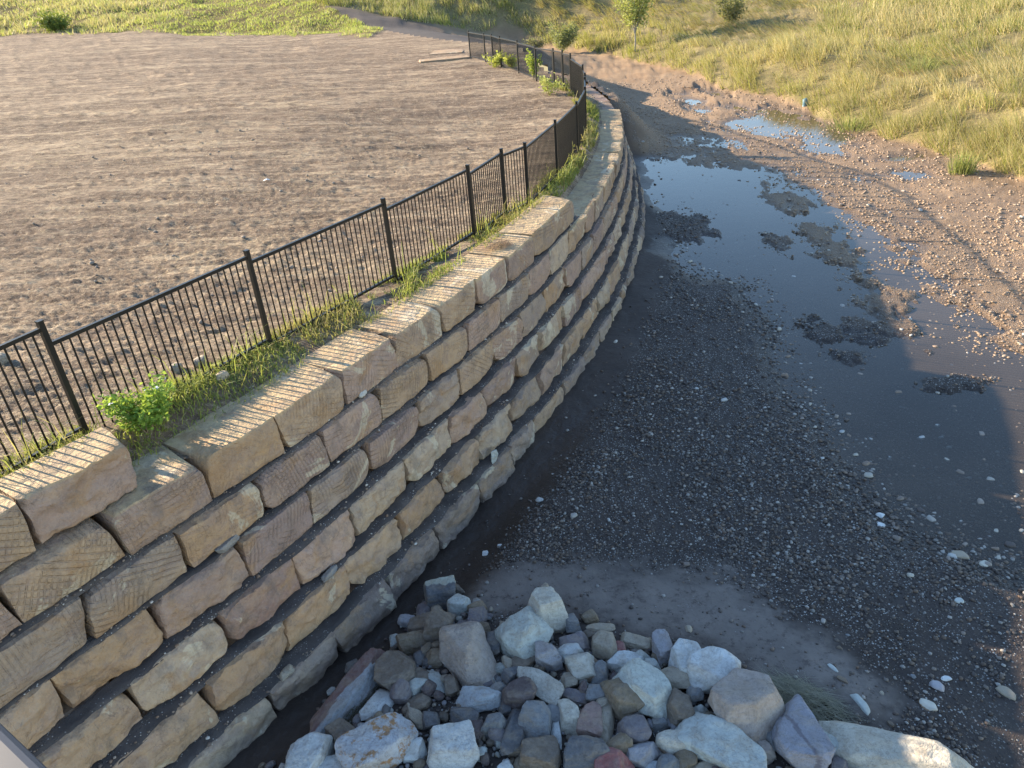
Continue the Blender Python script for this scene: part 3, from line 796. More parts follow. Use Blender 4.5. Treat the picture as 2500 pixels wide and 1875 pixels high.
RC = dict(white=(.58, .59, .57), pale=(.47, .49, .45), cream=(.56, .51, .41), tan=(.36, .30, .22), brown=(.155, .115, .08), ochre=(.20, .145, .085), purple=(.17, .145, .155), plum=(.095, .062, .06), grey=(.18, .185, .19),
          dark=(.085, .085, .092), pinktan=(.37, .30, .25), palegreen=(.52, .53, .46), lilac=(.34, .325, .34), bluegrey=(.42, .44, .45), salmon=(.30, .19, .155), red=(.27, .085, .075), lichen=(.47, .47, .48), redslab=(.17, .085, .07), creamrust=(.52, .48, .40), twotone=(.10, .11, .125), lilacstripe=(.29, .28, .31))
ROCKS = [
(-1.1, 6.72, 0.139, 0.375, 0.458, 0.283, 4.0, 'twotone', 'slate grey boulder with a pale cream cap at the far tip of the rock pile'),
(-1.274, 6.501, 0.099, 0.175, 0.297, 0.14, 4.0, 'purple', 'small rounded mauve grey rock just left below the cream capped boulder'),
(-1.119, 6.429, 0.094, 0.15, 0.239, 0.12, 4.0, 'tan', 'small upright beige rock beside the mauve one below the cream capped boulder'),
(-0.822, 6.389, 0.109, 0.279, 0.278, 0.176, 24.6, 'pale', 'pale greenish angular rock on the mud right of the cream capped boulder'),
(-0.607, 6.141, 0.095, 0.207, 0.303, 0.124, 4.0, 'purple', 'smooth lilac grey rock half sunk in mud at the upper edge of the pile'),
(-1.228, 6.168, 0.111, 0.317, 0.284, 0.181, 4.0, 'brown', 'brown wedge shaped rock above the round ochre one'),
(-1.053, 6.024, 0.131, 0.283, 0.385, 0.255, -22.5, 'brown', 'dark brown angular rock leaning against the brown wedge'),
(-1.338, 5.926, 0.117, 0.352, 0.313, 0.202, 4.0, 'ochre', 'round ochre brown rock nearest the wall at the left of the pile'),
(-1.05, 5.759, 0.099, 0.138, 0.139, 0.091, 4.0, 'ochre', 'small ochre rock tucked against the left side of the big pinkish slab'),
(-1.705, 5.762, 0.113, 0.301, 0.229, 0.119, -31.8, 'white', 'white blocky rock lying by itself close to the wall'),
(-2.023, 5.735, 0.115, 0.147, 0.159, 0.103, 4.0, 'dark', 'small near black rock in the gap under the wall'),
(-1.477, 5.445, 0.173, 0.381, 0.518, 0.229, 4.0, 'brown', 'large brown grey boulder right of the long red slab'),
(-1.257, 5.646, 0.117, 0.127, 0.212, 0.102, 4.0, 'dark', 'dark streaky upright stone between the brown boulder and the pinkish slab'),
(-1.057, 5.58, 0.126, 0.235, 0.179, 0.118, -6.6, 'ochre', 'brown rock with a pale upper rim left of the pinkish slab'),
(-0.727, 5.549, 0.167, 0.47, 0.844, 0.282, 14.5, 'pinktan', 'largest pinkish tan slab of the pile, with a thin chip lying on it'),
(-0.441, 5.767, 0.098, 0.194, 0.335, 0.116, 4.0, 'dark', 'dark grey rock in the gap between the pinkish slab and the pale green boulder'),
(-0.108, 5.71, 0.142, 0.557, 0.59, 0.28, 17.2, 'palegreen', 'large pale greenish white boulder in the upper middle of the pile'),
(0.157, 6.036, 0.155, 0.469, 0.526, 0.34, 4.0, 'cream', 'big cream and tan block at the very top of the rock pile'),
(0.446, 5.902, 0.1, 0.178, 0.264, 0.142, 4.0, 'grey', 'squarish slate grey rock just right of the cream block'),
(0.646, 6.015, 0.086, 0.193, 0.145, 0.094, 4.0, 'ochre', 'small tan pointed rock right of the slate grey one on the mud edge'),
(0.764, 5.847, 0.072, 0.289, 0.15, 0.058, 4.0, 'tan', 'flat tan stone half sunk in mud at the upper right of the pile'),
(0.658, 5.784, 0.075, 0.207, 0.113, 0.053, 4.0, 'brown', 'flat brown rock under the half sunk tan stone'),
(0.455, 5.623, 0.11, 0.317, 0.251, 0.142, 14.5, 'purple', 'mauve and tan rock below the slate grey squarish one'),
(0.756, 5.536, 0.131, 0.296, 0.303, 0.201, -21.6, 'tan', 'tan rock with a diagonal crack right of the mauve and tan rock'),
(0.903, 5.502, 0.106, 0.161, 0.165, 0.094, -9.0, 'red', 'dull plum rock tucked behind the cracked tan rock'),
(0.155, 5.447, 0.149, 0.257, 0.308, 0.206, 4.0, 'lilac', 'lilac grey faceted rock with fine dark bands beside the pale green boulder'),
(0.397, 5.466, 0.132, 0.232, 0.235, 0.157, 29.4, 'white', 'white rounded rock leaning behind the white and rust block'),
(0.493, 5.271, 0.166, 0.357, 0.31, 0.209, 14.3, 'creamrust', 'white block with rust coloured sides in the middle of the pile'),
(-0.128, 5.446, 0.127, 0.363, 0.201, 0.106, 31.8, 'brown', 'brown grey sloping rock directly under the pale green boulder'),
(-0.265, 5.266, 0.156, 0.205, 0.196, 0.132, 16.8, 'dark', 'dark plum rock right of the pinkish slab foot'),
(0.022, 5.121, 0.174, 0.566, 0.258, 0.15, -46.9, 'creamrust', 'long tan rock with pale green stripes lying diagonally in the centre of the pile'),
(-0.199, 4.98, 0.203, 0.361, 0.32, 0.188, 4.0, 'plum', 'large dark plum rock right of the pale blue oval boulder'),
(-0.599, 4.995, 0.195, 0.429, 0.245, 0.144, -2.3, 'bluegrey', 'long pale blue grey oval boulder below the pinkish slab'),
(-1.049, 5.259, 0.143, 0.391, 0.186, 0.063, -53.1, 'pale', 'thin pale slab lying diagonally under small stones left of the pinkish slab'),
(-0.882, 5.18, 0.171, 0.155, 0.226, 0.124, 4.0, 'brown', 'brown grey squared rock at the lower left corner of the pinkish slab'),
(-1.388, 5.132, 0.192, 0.202, 0.274, 0.161, 4.0, 'purple', 'dark mauve cube shaped rock below the large brown boulder'),
(-1.641, 5.035, 0.182, 0.453, 0.27, 0.088, 53.3, 'white', 'flat white slab leaning beside the long red slab'),
(-1.982, 5.121, 0.215, 1.315, 0.374, 0.221, 63.3, 'redslab', 'long red brown slab with a white lower edge, lying along the wall foot'),
(-1.53, 4.531, 0.3, 0.664, 0.57, 0.285, 4.0, 'lichen', 'big whitish boulder with orange lichen spots at the lower left'),
(-0.859, 4.451, 0.283, 0.47, 0.445, 0.226, 4.0, 'white', 'big blue white boulder right of the lichen spotted one'),
(-1.201, 4.458, 0.255, 0.201, 0.211, 0.127, 4.0, 'white', 'small round white rock between the two big whitish boulders'),
(-2.187, 4.46, 0.294, 0.423, 0.45, 0.263, 4.0, 'white', 'big white boulder with a tan corner at the bottom beside the wall foot'),
(-1.933, 4.36, 0.259, 0.404, 0.279, 0.14, 4.0, 'white', 'white boulder with a black streaked top, left of the lichen spotted one'),
(-1.222, 4.863, 0.201, 0.316, 0.141, 0.072, -50.6, 'tan', 'narrow buff oval stone leaning above the small white rock'),
(-1.066, 4.796, 0.221, 0.156, 0.204, 0.125, 4.0, 'dark', 'dark slate rock right of the buff oval stone'),
(-1.226, 4.998, 0.179, 0.27, 0.188, 0.076, 16.7, 'brown', 'dull brown rock behind the buff oval stone'),
(-1.945, 4.72, 0.253, 0.28, 0.311, 0.17, 40.5, 'brown', 'brown rounded rock between the red slab end and the lichen spotted boulder'),
(-0.729, 4.809, 0.217, 0.255, 0.191, 0.132, -10.9, 'dark', 'dark blue grey angular rock below the pale blue oval boulder'),
(-0.449, 4.674, 0.24, 0.25, 0.242, 0.168, 4.0, 'grey', 'grey box shaped rock above the gap right of the big blue white boulder'),
(-0.25, 4.598, 0.24, 0.192, 0.557, 0.134, -17.8, 'dark', 'tall dark grey curved slab standing in the middle of the lower pile'),
(-0.029, 4.659, 0.245, 0.282, 0.434, 0.197, -14.3, 'grey', 'pointed grey slab with rough grain right of the tall dark slab'),
(0.15, 4.559, 0.223, 0.099, 0.35, 0.069, -0.9, 'white', 'thin blue white stone standing on edge beside the pointed grey slab'),
(0.283, 4.706, 0.223, 0.219, 0.424, 0.153, 18.8, 'cream', 'smooth cream egg shaped rock in the lower middle'),
(0.479, 4.644, 0.233, 0.209, 0.387, 0.167, -8.3, 'salmon', 'salmon pink rounded rock right of the cream egg shaped one'),
(0.618, 4.604, 0.225, 0.176, 0.44, 0.123, -13.1, 'tan', 'beige rock with a white right edge beside the salmon one'),
(0.369, 4.95, 0.171, 0.269, 0.152, 0.072, -32.0, 'purple', 'narrow mauve stone lying above the salmon rock'),
(0.572, 4.921, 0.184, 0.17, 0.209, 0.119, 4.0, 'grey', 'grey green squarish rock above the salmon rock'),
(0.834, 4.813, 0.217, 0.26, 0.355, 0.208, 22.6, 'ochre', 'ochre rock with fine brown layers left of the big pale triangular boulder'),
(1.054, 4.9, 0.214, 0.693, 0.434, 0.25, -44.8, 'palegreen', 'big pale green triangular boulder right of centre'),
(0.951, 5.311, 0.134, 0.376, 0.25, 0.121, 4.0, 'white', 'pale blue white rock above the triangular boulder'),
(1.361, 5.46, 0.123, 0.199, 0.38, 0.16, 1.4, 'lilac', 'upright striped grey block at the top right of the pile'),
(1.197, 5.229, 0.132, 0.191, 0.152, 0.087, 4.0, 'pale', 'small pale grey rock below the upright striped block'),
(1.402, 5.029, 0.171, 0.338, 0.276, 0.16, -11.3, 'tan', 'wide tan flat topped rock right below the striped block'),
(1.549, 5.215, 0.172, 0.32, 0.395, 0.256, 4.0, 'white', 'white and grey boulder behind the tall pale boulder at the top right'),
(0.662, 5.198, 0.153, 0.19, 0.276, 0.133, -21.1, 'grey', 'blue grey wedge rock tucked under the white and rust block'),
(1.774, 5.024, 0.207, 0.457, 0.503, 0.317, -38.3, 'white', 'tall clean white boulder at the upper right edge of the pile'),
(1.939, 4.592, 0.277, 0.614, 0.659, 0.385, 4.0, 'pinktan', 'large rounded pinkish tan boulder in front of the dry grass heap'),
(2.353, 4.229, 0.29, 0.434, 0.652, 0.26, 14.0, 'lilacstripe', 'large smooth lilac grey boulder with a dark vertical stripe, right of the rounded pinkish one'),
(3.134, 4.03, 0.292, 1.243, 0.557, 0.258, -28.0, 'cream', 'largest cream slab at the bottom right, half of it in the sun'),
(1.641, 4.225, 0.286, 0.77, 0.409, 0.235, -35.6, 'pale', 'long pale grey and tan boulder below the rounded pinkish one'),
(1.193, 4.333, 0.266, 0.281, 0.238, 0.167, -8.2, 'creamrust', 'cream rock with rust bands left of the long pale boulder'),
(1.331, 4.669, 0.226, 0.242, 0.314, 0.194, 4.0, 'brown', 'brown cracked rock above the rust banded cream rock'),
(2.024, 4.164, 0.253, 0.167, 0.171, 0.119, 4.0, 'pinktan', 'small pinkish rock left of the dark striped lilac boulder'),
(1.45, 4.246, 0.251, 0.138, 0.161, 0.11, 4.0, 'pale', 'small pale rock lying on the long pale grey boulder'),
(1.309, 4.175, 0.258, 0.17, 0.266, 0.136, 4.0, 'ochre', 'ochre brown rock left of the long pale grey boulder'),
(1.479, 4.08, 0.244, 0.277, 0.138, 0.084, 4.0, 'tan', 'tan flat rock at the bottom edge under the long pale boulder'),
(2.626, 4.211, 0.251, 0.196, 0.414, 0.11, 40.2, 'pale', 'grey green slab wedged right of the striped lilac boulder'),
(2.134, 4.358, 0.239, 0.171, 0.364, 0.12, 4.0, 'grey', 'shaded grey rock between the rounded pinkish and striped lilac boulders'),
(1.55, 4.838, 0.183, 0.149, 0.197, 0.119, 4.0, 'grey', 'small grey rock under the tall white boulder'),
(1.559, 4.654, 0.199, 0.162, 0.136, 0.093, 4.0, 'pale', 'small pale blue wedge of rock under the rounded pinkish boulder'),
(1.882, 4.204, 0.248, 0.145, 0.169, 0.101, 4.0, 'lilac', 'small lilac stone lying on the lower end of the long pale boulder'),
(0.898, 4.467, 0.257, 0.299, 0.27, 0.189, 16.2, 'purple', 'dark mauve angular rock below the triangular boulder'),
(1.352, 4.645, 0.225, 0.226, 0.305, 0.18, -14.5, 'brown', 'brown rock right of the triangular boulder foot'),
(0.701, 4.326, 0.267, 0.247, 0.237, 0.167, 27.8, 'ochre', 'yellow tan rock with a pointed top above the red one'),
(0.927, 4.235, 0.263, 0.321, 0.255, 0.155, 18.4, 'lilac', 'lilac grey faceted rock right of the yellow tan one'),
(0.611, 4.146, 0.271, 0.355, 0.255, 0.181, -7.9, 'red', 'bright brick red rock at the bottom edge'),
(0.391, 4.26, 0.277, 0.39, 0.334, 0.204, 4.0, 'dark', 'wide dark slate rock left of the brick red one'),
(-0.013, 4.311, 0.274, 0.385, 0.319, 0.194, 4.0, 'brown', 'wide grey brown boulder at the bottom, left of the dark slate one'),
(-0.568, 4.398, 0.244, 0.106, 0.121, 0.085, 4.0, 'pale', 'little round pale stone near the bottom, right of the big blue white boulder'),
(-0.342, 4.244, 0.244, 0.145, 0.121, 0.086, 4.0, 'white', 'small white stone at the bottom edge left of the wide grey brown boulder'),
(-0.613, 4.665, 0.223, 0.145, 0.276, 0.087, 4.0, 'plum', 'dim brown rock behind the grey box shaped rock'),
(1.124, 4.135, 0.257, 0.226, 0.187, 0.133, 4.0, 'grey', 'grey rock at the bottom edge right of the lilac faceted rock'),
(0.995, 4.135, 0.237, 0.166, 0.085, 0.06, 4.0, 'bluegrey', 'small bluish stone at the bottom edge under the lilac faceted rock'),
(0.911, 4.665, 0.205, 0.113, 0.131, 0.091, 4.0, 'dark', 'small dark stone under the left edge of the triangular boulder'),
(1.14, 4.56, 0.219, 0.144, 0.147, 0.102, 4.0, 'grey', 'small grey stone under the tip of the triangular boulder'),
(-0.325, 4.844, 0.194, 0.124, 0.115, 0.079, 4.0, 'dark', 'small dark stone between the dark plum rock and the grey box shaped rock'),
(0.336, 5.144, 0.157, 0.154, 0.186, 0.108, 4.0, 'tan', 'small tan stone under the white and rust block'),
(-1.202, 5.343, 0.148, 0.193, 0.197, 0.095, 4.0, 'brown', 'dusky brown stone left of the thin pale slab'),
(0.791, 5.135, 0.138, 0.086, 0.195, 0.051, -21.0, 'plum', 'small plum splinter of rock between the rust block and the triangular boulder'),
(1.111, 5.604, 0.082, 0.328, 0.182, 0.068, -27.7, 'tan', 'flat buff stone with wood like grain left of the upright striped block'),
(-0.3, 5.972, 0.083, 0.136, 0.147, 0.082, 4.0, 'tan', 'little tan stone at the upper left of the pale green boulder'),
(-0.557, 6.0, 0.082, 0.151, 0.143, 0.079, 4.0, 'ochre', 'little ochre stone above the pinkish slab'),
(-0.771, 6.043, 0.073, 0.209, 0.175, 0.066, 4.0, 'purple', 'dim mauve stone behind the top of the pinkish slab'),
(0.19, 6.582, 0.072, 0.104, 0.096, 0.043, 31.2, 'tan', 'small buff pebble lying on the mud above the cream block'),
(0.138, 6.477, 0.073, 0.123, 0.105, 0.048, 4.0, 'tan', 'small tan stone just above the cream block'),
(-0.897, 6.837, 0.071, 0.113, 0.279, 0.057, 31.8, 'brown', 'dusky brown stone right of the cream capped boulder'),
(-1.346, 6.372, 0.083, 0.157, 0.153, 0.082, 4.0, 'plum', 'small plum stone below the mauve one at the wall end of the pile'),
(-1.43, 6.296, 0.077, 0.088, 0.143, 0.061, 4.0, 'grey', 'tiny grey stone left of the brown wedge'),
]
COBBLES = [
(-0.532, 7.466, 0.057, 0.091, 0.105, 0.044, 4.0, 'white', 'white cobble alone on the smooth mud near the wall'),
(-0.332, 7.533, 0.051, 0.075, 0.05, 0.021, 4.0, 'white', 'small white flat pebble on the mud right of the lone white cobble'),
(1.718, 5.73, 0.058, 0.077, 0.115, 0.046, 4.0, 'tan', 'rounded tan cobble on the sand bar above the rock pile'),
(5.245, 6.643, 0.057, 0.219, 0.185, 0.062, -29.3, 'tan', 'largest buff oval cobble at the near end of the pool'),
(5.458, 6.462, 0.054, 0.136, 0.136, 0.046, -29.3, 'cream', 'cream oval cobble right of the largest buff one in the pool'),
(4.671, 7.463, 0.058, 0.096, 0.121, 0.047, 4.0, 'white', 'upper white cobble at the left shore of the near pool'),
(4.589, 7.274, 0.057, 0.107, 0.105, 0.041, -12.2, 'white', 'lower white cobble at the left shore of the near pool'),
(4.796, 5.888, 0.056, 0.097, 0.096, 0.04, -14.0, 'pale', 'pale grey cobble in the middle of the near gravel'),
(3.98, 4.819, 0.057, 0.146, 0.14, 0.059, -22.6, 'lilac', 'rounded pale cobble with reddish bands at the lower right'),
(4.108, 4.899, 0.053, 0.104, 0.066, 0.03, -7.1, 'white', 'white flat stone behind the banded cobble'),
(3.758, 4.58, 0.055, 0.174, 0.133, 0.05, -33.8, 'creamrust', 'cobble with white and rust marbling at the lower right'),
(3.113, 4.627, 0.059, 0.244, 0.09, 0.049, -68.9, 'pale', 'long pale cobble standing apart right of the dry grass heap'),
(3.033, 5.07, 0.052, 0.123, 0.053, 0.027, -58.5, 'pale', 'slim pale cobble on the sand above the dry grass heap'),
(4.609, 4.708, 0.054, 0.19, 0.107, 0.047, -55.3, 'tan', 'tan oval cobble at the right edge of the shadow'),
(3.056, 4.92, 0.051, 0.119, 0.077, 0.029, -27.8, 'brown', 'flat brown stone on the sand above the dry grass heap'),
(3.207, 5.326, 0.052, 0.056, 0.051, 0.023, 4.0, 'brown', 'small brown cobble on the sand bar'),
(3.374, 5.5, 0.05, 0.047, 0.043, 0.019, 4.0, 'grey', 'small grey cobble on the edge of the sand bar'),
(3.298, 4.406, 0.054, 0.051, 0.067, 0.03, 4.0, 'brown', 'small brown cobble in front of the cream slab'),
(3.791, 4.937, 0.052, 0.051, 0.053, 0.024, 4.0, 'grey', 'small grey cobble left of the banded one'),
(3.38, 4.749, 0.052, 0.04, 0.064, 0.024, 4.0, 'tan', 'small tan cobble right of the dry grass heap'),
]
def make_rock(name, e, group, level=4, cuts=14, round_=.1, rough=1.0, cat='rock'):
    x, y, z, lx, ly, lz, yaw, cn, lab = e
    seed = int(abs(x * 1000) + abs(y * 777)) + 5
    tilt = random.uniform(-.16, .16), random.uniform(-.16, .16)
    V, F = rock_verts(level, seed, (lx * (1.2 if cat == 'rock' else 1.05), ly * (1.14 if cat == 'rock' else 1.02), lz * (1.45 if cat == 'rock' else 1.1)), cuts, round_, rough)
    me = mesh_np(name, V, F)
    base = np.array(RC[cn]) * random.uniform(.92, 1.08)
    C = np.tile(np.array([*base, 0.]), (len(V), 1))
    u = V / np.array([lx, ly, lz])
    nz = noise3(V * 9, seed % 50)
    if cn == 'twotone': m = (u[:, 1] + .25 * u[:, 2] + nz * .12 > .22); C[m, :3] = (.42, .42, .34)
    if cn == 'redslab': m = (u[:, 1] * 1.0 + u[:, 2] * -.3 + nz * .15 < -.12); C[m, :3] = (.36, .37, .38)
    if cn == 'creamrust': m = (u[:, 2] + nz * .3 < .12); C[m, :3] = (.24, .16, .10)
    if cn == 'lilacstripe': m = np.abs(u[:, 0] + .05 + nz * .06) < .045; C[m, :3] = (.15, .13, .15)
    if cn == 'lichen': C[:, 3] = .9
    colattr(me, 'tint', C)
    if round_ < .5: me.set_sharp_from_angle(angle=math.radians(32))
    o = obj(name, me, ROCK if cat == 'rock' else PEB)
    zg = float(ground_z([x], [y], 'r')[0]) if cat in ('rock', 'cobble') and group[:6] in ('rocks ', 'lone c', 'fist s') else None
    if zg is not None: z = zg + lz * (.36 if cat == 'rock' else .12)
    o.location = (x, y, z); o.rotation_euler = (tilt[0], tilt[1], math.radians(yaw))
    tag(o, lab, cat, group)
    return o
for e in ROCKS:
    make_rock('rock', e, 'rocks of the loose pile at the wall foot', 4 if max(e[3:5]) > .3 else 3, round_=random.choice([.0, .1, .2, .45]))
for e in COBBLES:
    make_rock('cobble', e, 'lone cobbles lying on the creek bed', 3, 8, .95, .5, 'cobble')
tag(obj('stone_chip', mesh_np('stone_chip', *rock_verts(2, 9, (.10, .09, .03), 6)), ROCK), 'thin grey tan chip lying on top of the large pinkish slab', 'stone')
colattr(bpy.data.objects['stone_chip'].data, 'tint', np.tile(np.array([.30, .25, .23, 0]), (len(bpy.data.objects['stone_chip'].data.vertices), 1)))

# filler rubble between the large rocks (countless small stones)
def stones_batch(name, P, size, tints, flat=.6, level=1, mat=None, label=None, cat=None, cuts=7, variants=12, parent=None, round_=.4, sink=.25):
    P = np.asarray(P); n = len(P)
    var = [rock_verts(level, 900 + v, (1, 1, 1), cuts, round_, .7) for v in range(variants)]
    F0 = var[0][1]; nv = len(var[0][0])
    V = np.empty((n, nv, 3)); C = np.empty((n, nv, 4))
    vi = rng.integers(0, variants, n); ang = rng.uniform(0, 6.28, n)
    asp = rng.uniform(.6, 1.0, n); fz = flat * rng.uniform(.7, 1.2, n)
    for v in range(variants):
        mk = np.where(vi == v)[0]
        B = var[v][0][None] * np.stack([size[mk], size[mk] * asp[mk], size[mk] * fz[mk]], 1)[:, None]
        c, s = np.cos(ang[mk])[:, None], np.sin(ang[mk])[:, None]
        V[mk, :, 0] = B[:, :, 0] * c - B[:, :, 1] * s + P[mk, 0, None]
        V[mk, :, 1] = B[:, :, 0] * s + B[:, :, 1] * c + P[mk, 1, None]
        V[mk, :, 2] = B[:, :, 2] + P[mk, 2, None] + (size[mk] * fz[mk] * (.5 - sink))[:, None]
    C[:, :, :3] = tints[:, None, :]; C[:, :, 3] = 0
    F = (F0[None] + (np.arange(n) * nv)[:, None, None]).reshape(-1, 3)
    me = mesh_np(name, V.reshape(-1, 3), F)
    colattr(me, 'tint', C.reshape(-1, 4))
    o = obj(name, me, mat or ROCK, parent)
    return o

PAL = np.array([RC[q] for q in ('white', 'tan', 'brown', 'purple', 'grey', 'dark', 'ochre', 'plum', 'grey', 'lilac', 'pale')])
TRI = [(-1.35, 6.9), (-.6, 6.6), (.5, 5.75), (1.3, 5.6), (2.2, 4.9), (2.9, 4.3), (3.3, 3.4), (3.6, 2.0), (-1.5, 2.0), (-3.2, 4.0), (-2.2, 5.6)]
N_ = 3000
X = rng.uniform(-3.3, 3.5, N_ * 3); Y = rng.uniform(2.4, 7.0, N_ * 3)
sd = sdpoly(X, Y, TRI) + .25 * fbm(X * 2, Y * 2, 3, 5)
keep = (sd < -.05) & (rng.random(len(X)) < np.clip(.15 - sd * 1.2, 0, 1))
for e in ROCKS:
    an = math.radians(e[6]); dx, dy = X - e[0], Y - e[1]
    u1 = (dx * math.cos(an) + dy * math.sin(an)) / (e[3] * .52); v1 = (-dx * math.sin(an) + dy * math.cos(an)) / (e[4] * .52)
    keep &= (u1 * u1 + v1 * v1) > .8
X, Y = X[keep][:N_], Y[keep][:N_]
sz = rng.uniform(.03, .08, len(X)) * rng.choice([.6, 1, 1.7, 2.6], len(X), p=[.34, .33, .22, .11])
Z = ground_z(X, Y, 'r') + .015
big = np.argsort(-sz)[:130]
mask = np.zeros(len(X), bool); mask[big] = True
o = stones_batch('rubble', np.stack([X, Y, Z], 1)[~mask], sz[~mask], PAL[rng.integers(0, len(PAL), (~mask).sum())] * rng.uniform(.55, 1.0, ((~mask).sum(), 1)), .6, 1, round_=.1, cuts=9)
tag(o, 'small broken stones filling the gaps between the big rocks', 'rubble', kind='stuff')
CW = dict(tan='tan', brown='brown', purple='mauve', grey='grey', dark='near black', plum='plum', pale='pale', lilac='lilac', ochre='ochre')
for j in big:
    cn = random.choice(['tan', 'brown', 'purple', 'grey', 'dark', 'plum', 'pale', 'lilac', 'ochre'])
    make_rock('small_rock', (float(X[j]), float(Y[j]), float(Z[j]) + .02, float(sz[j]), float(sz[j]) * random.uniform(.65, .95), float(sz[j]) * .6, random.uniform(0, 180), cn, 'fist sized %s stone filling a gap %s' % (CW[cn], 'at the wall end of the pile' if X[j] < -.9 else ('below the pinkish slab' if X[j] < 0 and Y[j] < 5.2 else ('beside the big pale boulders' if X[j] < 1.1 and Y[j] > 4.9 else ('at the right end of the pile' if X[j] > 1.3 else 'in the lower middle of the pile'))))), 'fist sized filler stones of the pile', 2)

# ------------------------------------------------------------------ pebbles of the bed
GP = np.array([(.13, .095, .075), (.20, .16, .13), (.095, .075, .065), (.29, .24, .20), (.17, .115, .08), (.46, .43, .39), (.23, .17, .125)])
def scatter_bed(n, r0, r1, a0, a1, fn, smin, smax, pw=1.6):
    r = r0 * (r1 / r0) ** rng.random(n); a = np.radians(rng.uniform(a0, a1, n))
    x, y = r * np.sin(a), r * np.cos(a)
    T = terrain(x, y)
    k_ = fn(T, x, y)
    ok = (rng.random(n) < k_) & (T['t'] > .9)
    x, y = x[ok], y[ok]; s = smin * (smax / smin) ** (rng.random(len(x)) ** pw)
    z = T['zr'][ok]
    return x, y, z, s, {q: v[ok] for q, v in T.items()}
def gravel_density(T, x, y):
    cl = sstep(.35, .62, noise2(x * 1.1, y * .8, 201) * .6 + noise2(x * 3, y * 2.4, 203) * .4)
    dens = T['grav'] * (.2 + .9 * cl) + .55 * sstep(.5, .05, np.abs(T['dn'])) * (T['sand'] < .3) * (T['t'] > 1.6)
    dens = dens * np.where(T['zr'] < -.03, .30, 1.0) + .03
    return np.clip(dens, 0, 1) * (T['gr'] < .3)
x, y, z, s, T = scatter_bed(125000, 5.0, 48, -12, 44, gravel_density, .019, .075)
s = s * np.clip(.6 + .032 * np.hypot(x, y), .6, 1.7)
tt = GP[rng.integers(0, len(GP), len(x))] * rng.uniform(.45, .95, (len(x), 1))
d_ = T['dry'][:, None]; tt = tt * .85; tt = tt * (1 - .55 * d_) + d_ * .55 * np.array([.46, .32, .20])  # pebbles browned in the dry zone, partly standing for sunlight on them
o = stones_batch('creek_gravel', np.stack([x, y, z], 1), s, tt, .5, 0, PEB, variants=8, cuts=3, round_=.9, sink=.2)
tag(o, 'rounded pebbles strewn thickly over the creek bed', 'gravel', kind='stuff')
print('gravel', len(x))
# countable larger cobbles
def cob_density(T, x, y):
    return np.where(T['dry'] > .5, .10, 0) + .5 * (np.abs(T['dn']) < .45) + .35 * ((T['dn'] < -.2) & (T['zr'] > -.05)) + .02
x, y, z, s, T = scatter_bed(1700, 6.5, 34, -2, 42, cob_density, .07, .15, 1.6)
proto = []; TONES = []
for v in range(14):
    V, F = rock_verts(2, 400 + v, (1, .72, .5), 4, .95, .5)
    me = mesh_np('river_cobble', V, F); cc = GP[rng.integers(0, len(GP))] if v % 2 else np.array([(.42, .42, .40), (.36, .33, .29), (.44, .40, .33)][v % 3])
    colattr(me, 'tint', np.tile(np.array([*cc, 0]), (len(V), 1))); me.materials.append(PEB); proto.append(me)
    lum = cc[0] + cc[1] + cc[2]; TONES.append('white' if lum > 1.15 else ('pale' if lum > .9 else ('tan' if lum > .6 else ('grey brown' if lum > .42 else 'dark'))))
cnt = 0
for j in range(len(x)):
    if cnt >= 260: break
    if math.hypot(x[j], y[j]) > 30: continue
    o = link(bpy.data.objects.new('river_cobble', proto[j % 14]))
    q = float(s[j]) * .95
    o.scale = (q, q, q); o.location = (x[j], y[j], z[j] + q * .12); o.rotation_euler = (random.uniform(-.2, .2), random.uniform(-.2, .2), random.uniform(0, 6.28))
    inpool = T['zr'][j] < .0
    shade = T['dry'][j] < .5
    tone = TONES[j % 14]; size = 'large' if q > .105 else 'small'
    where_ = ('in the shallow water' if inpool else ('on the dark gravel beside the water' if shade else 'on brown gravel near the grass bank'))
    far_ = ', far upstream' if y[j] > 20 else (', midway up' if y[j] > 12.5 else ', near end')
    tag(o, '%s %s river cobble %s%s' % (size, tone, where_, far_), 'cobble', 'river cobbles of the creek')
    cnt += 1

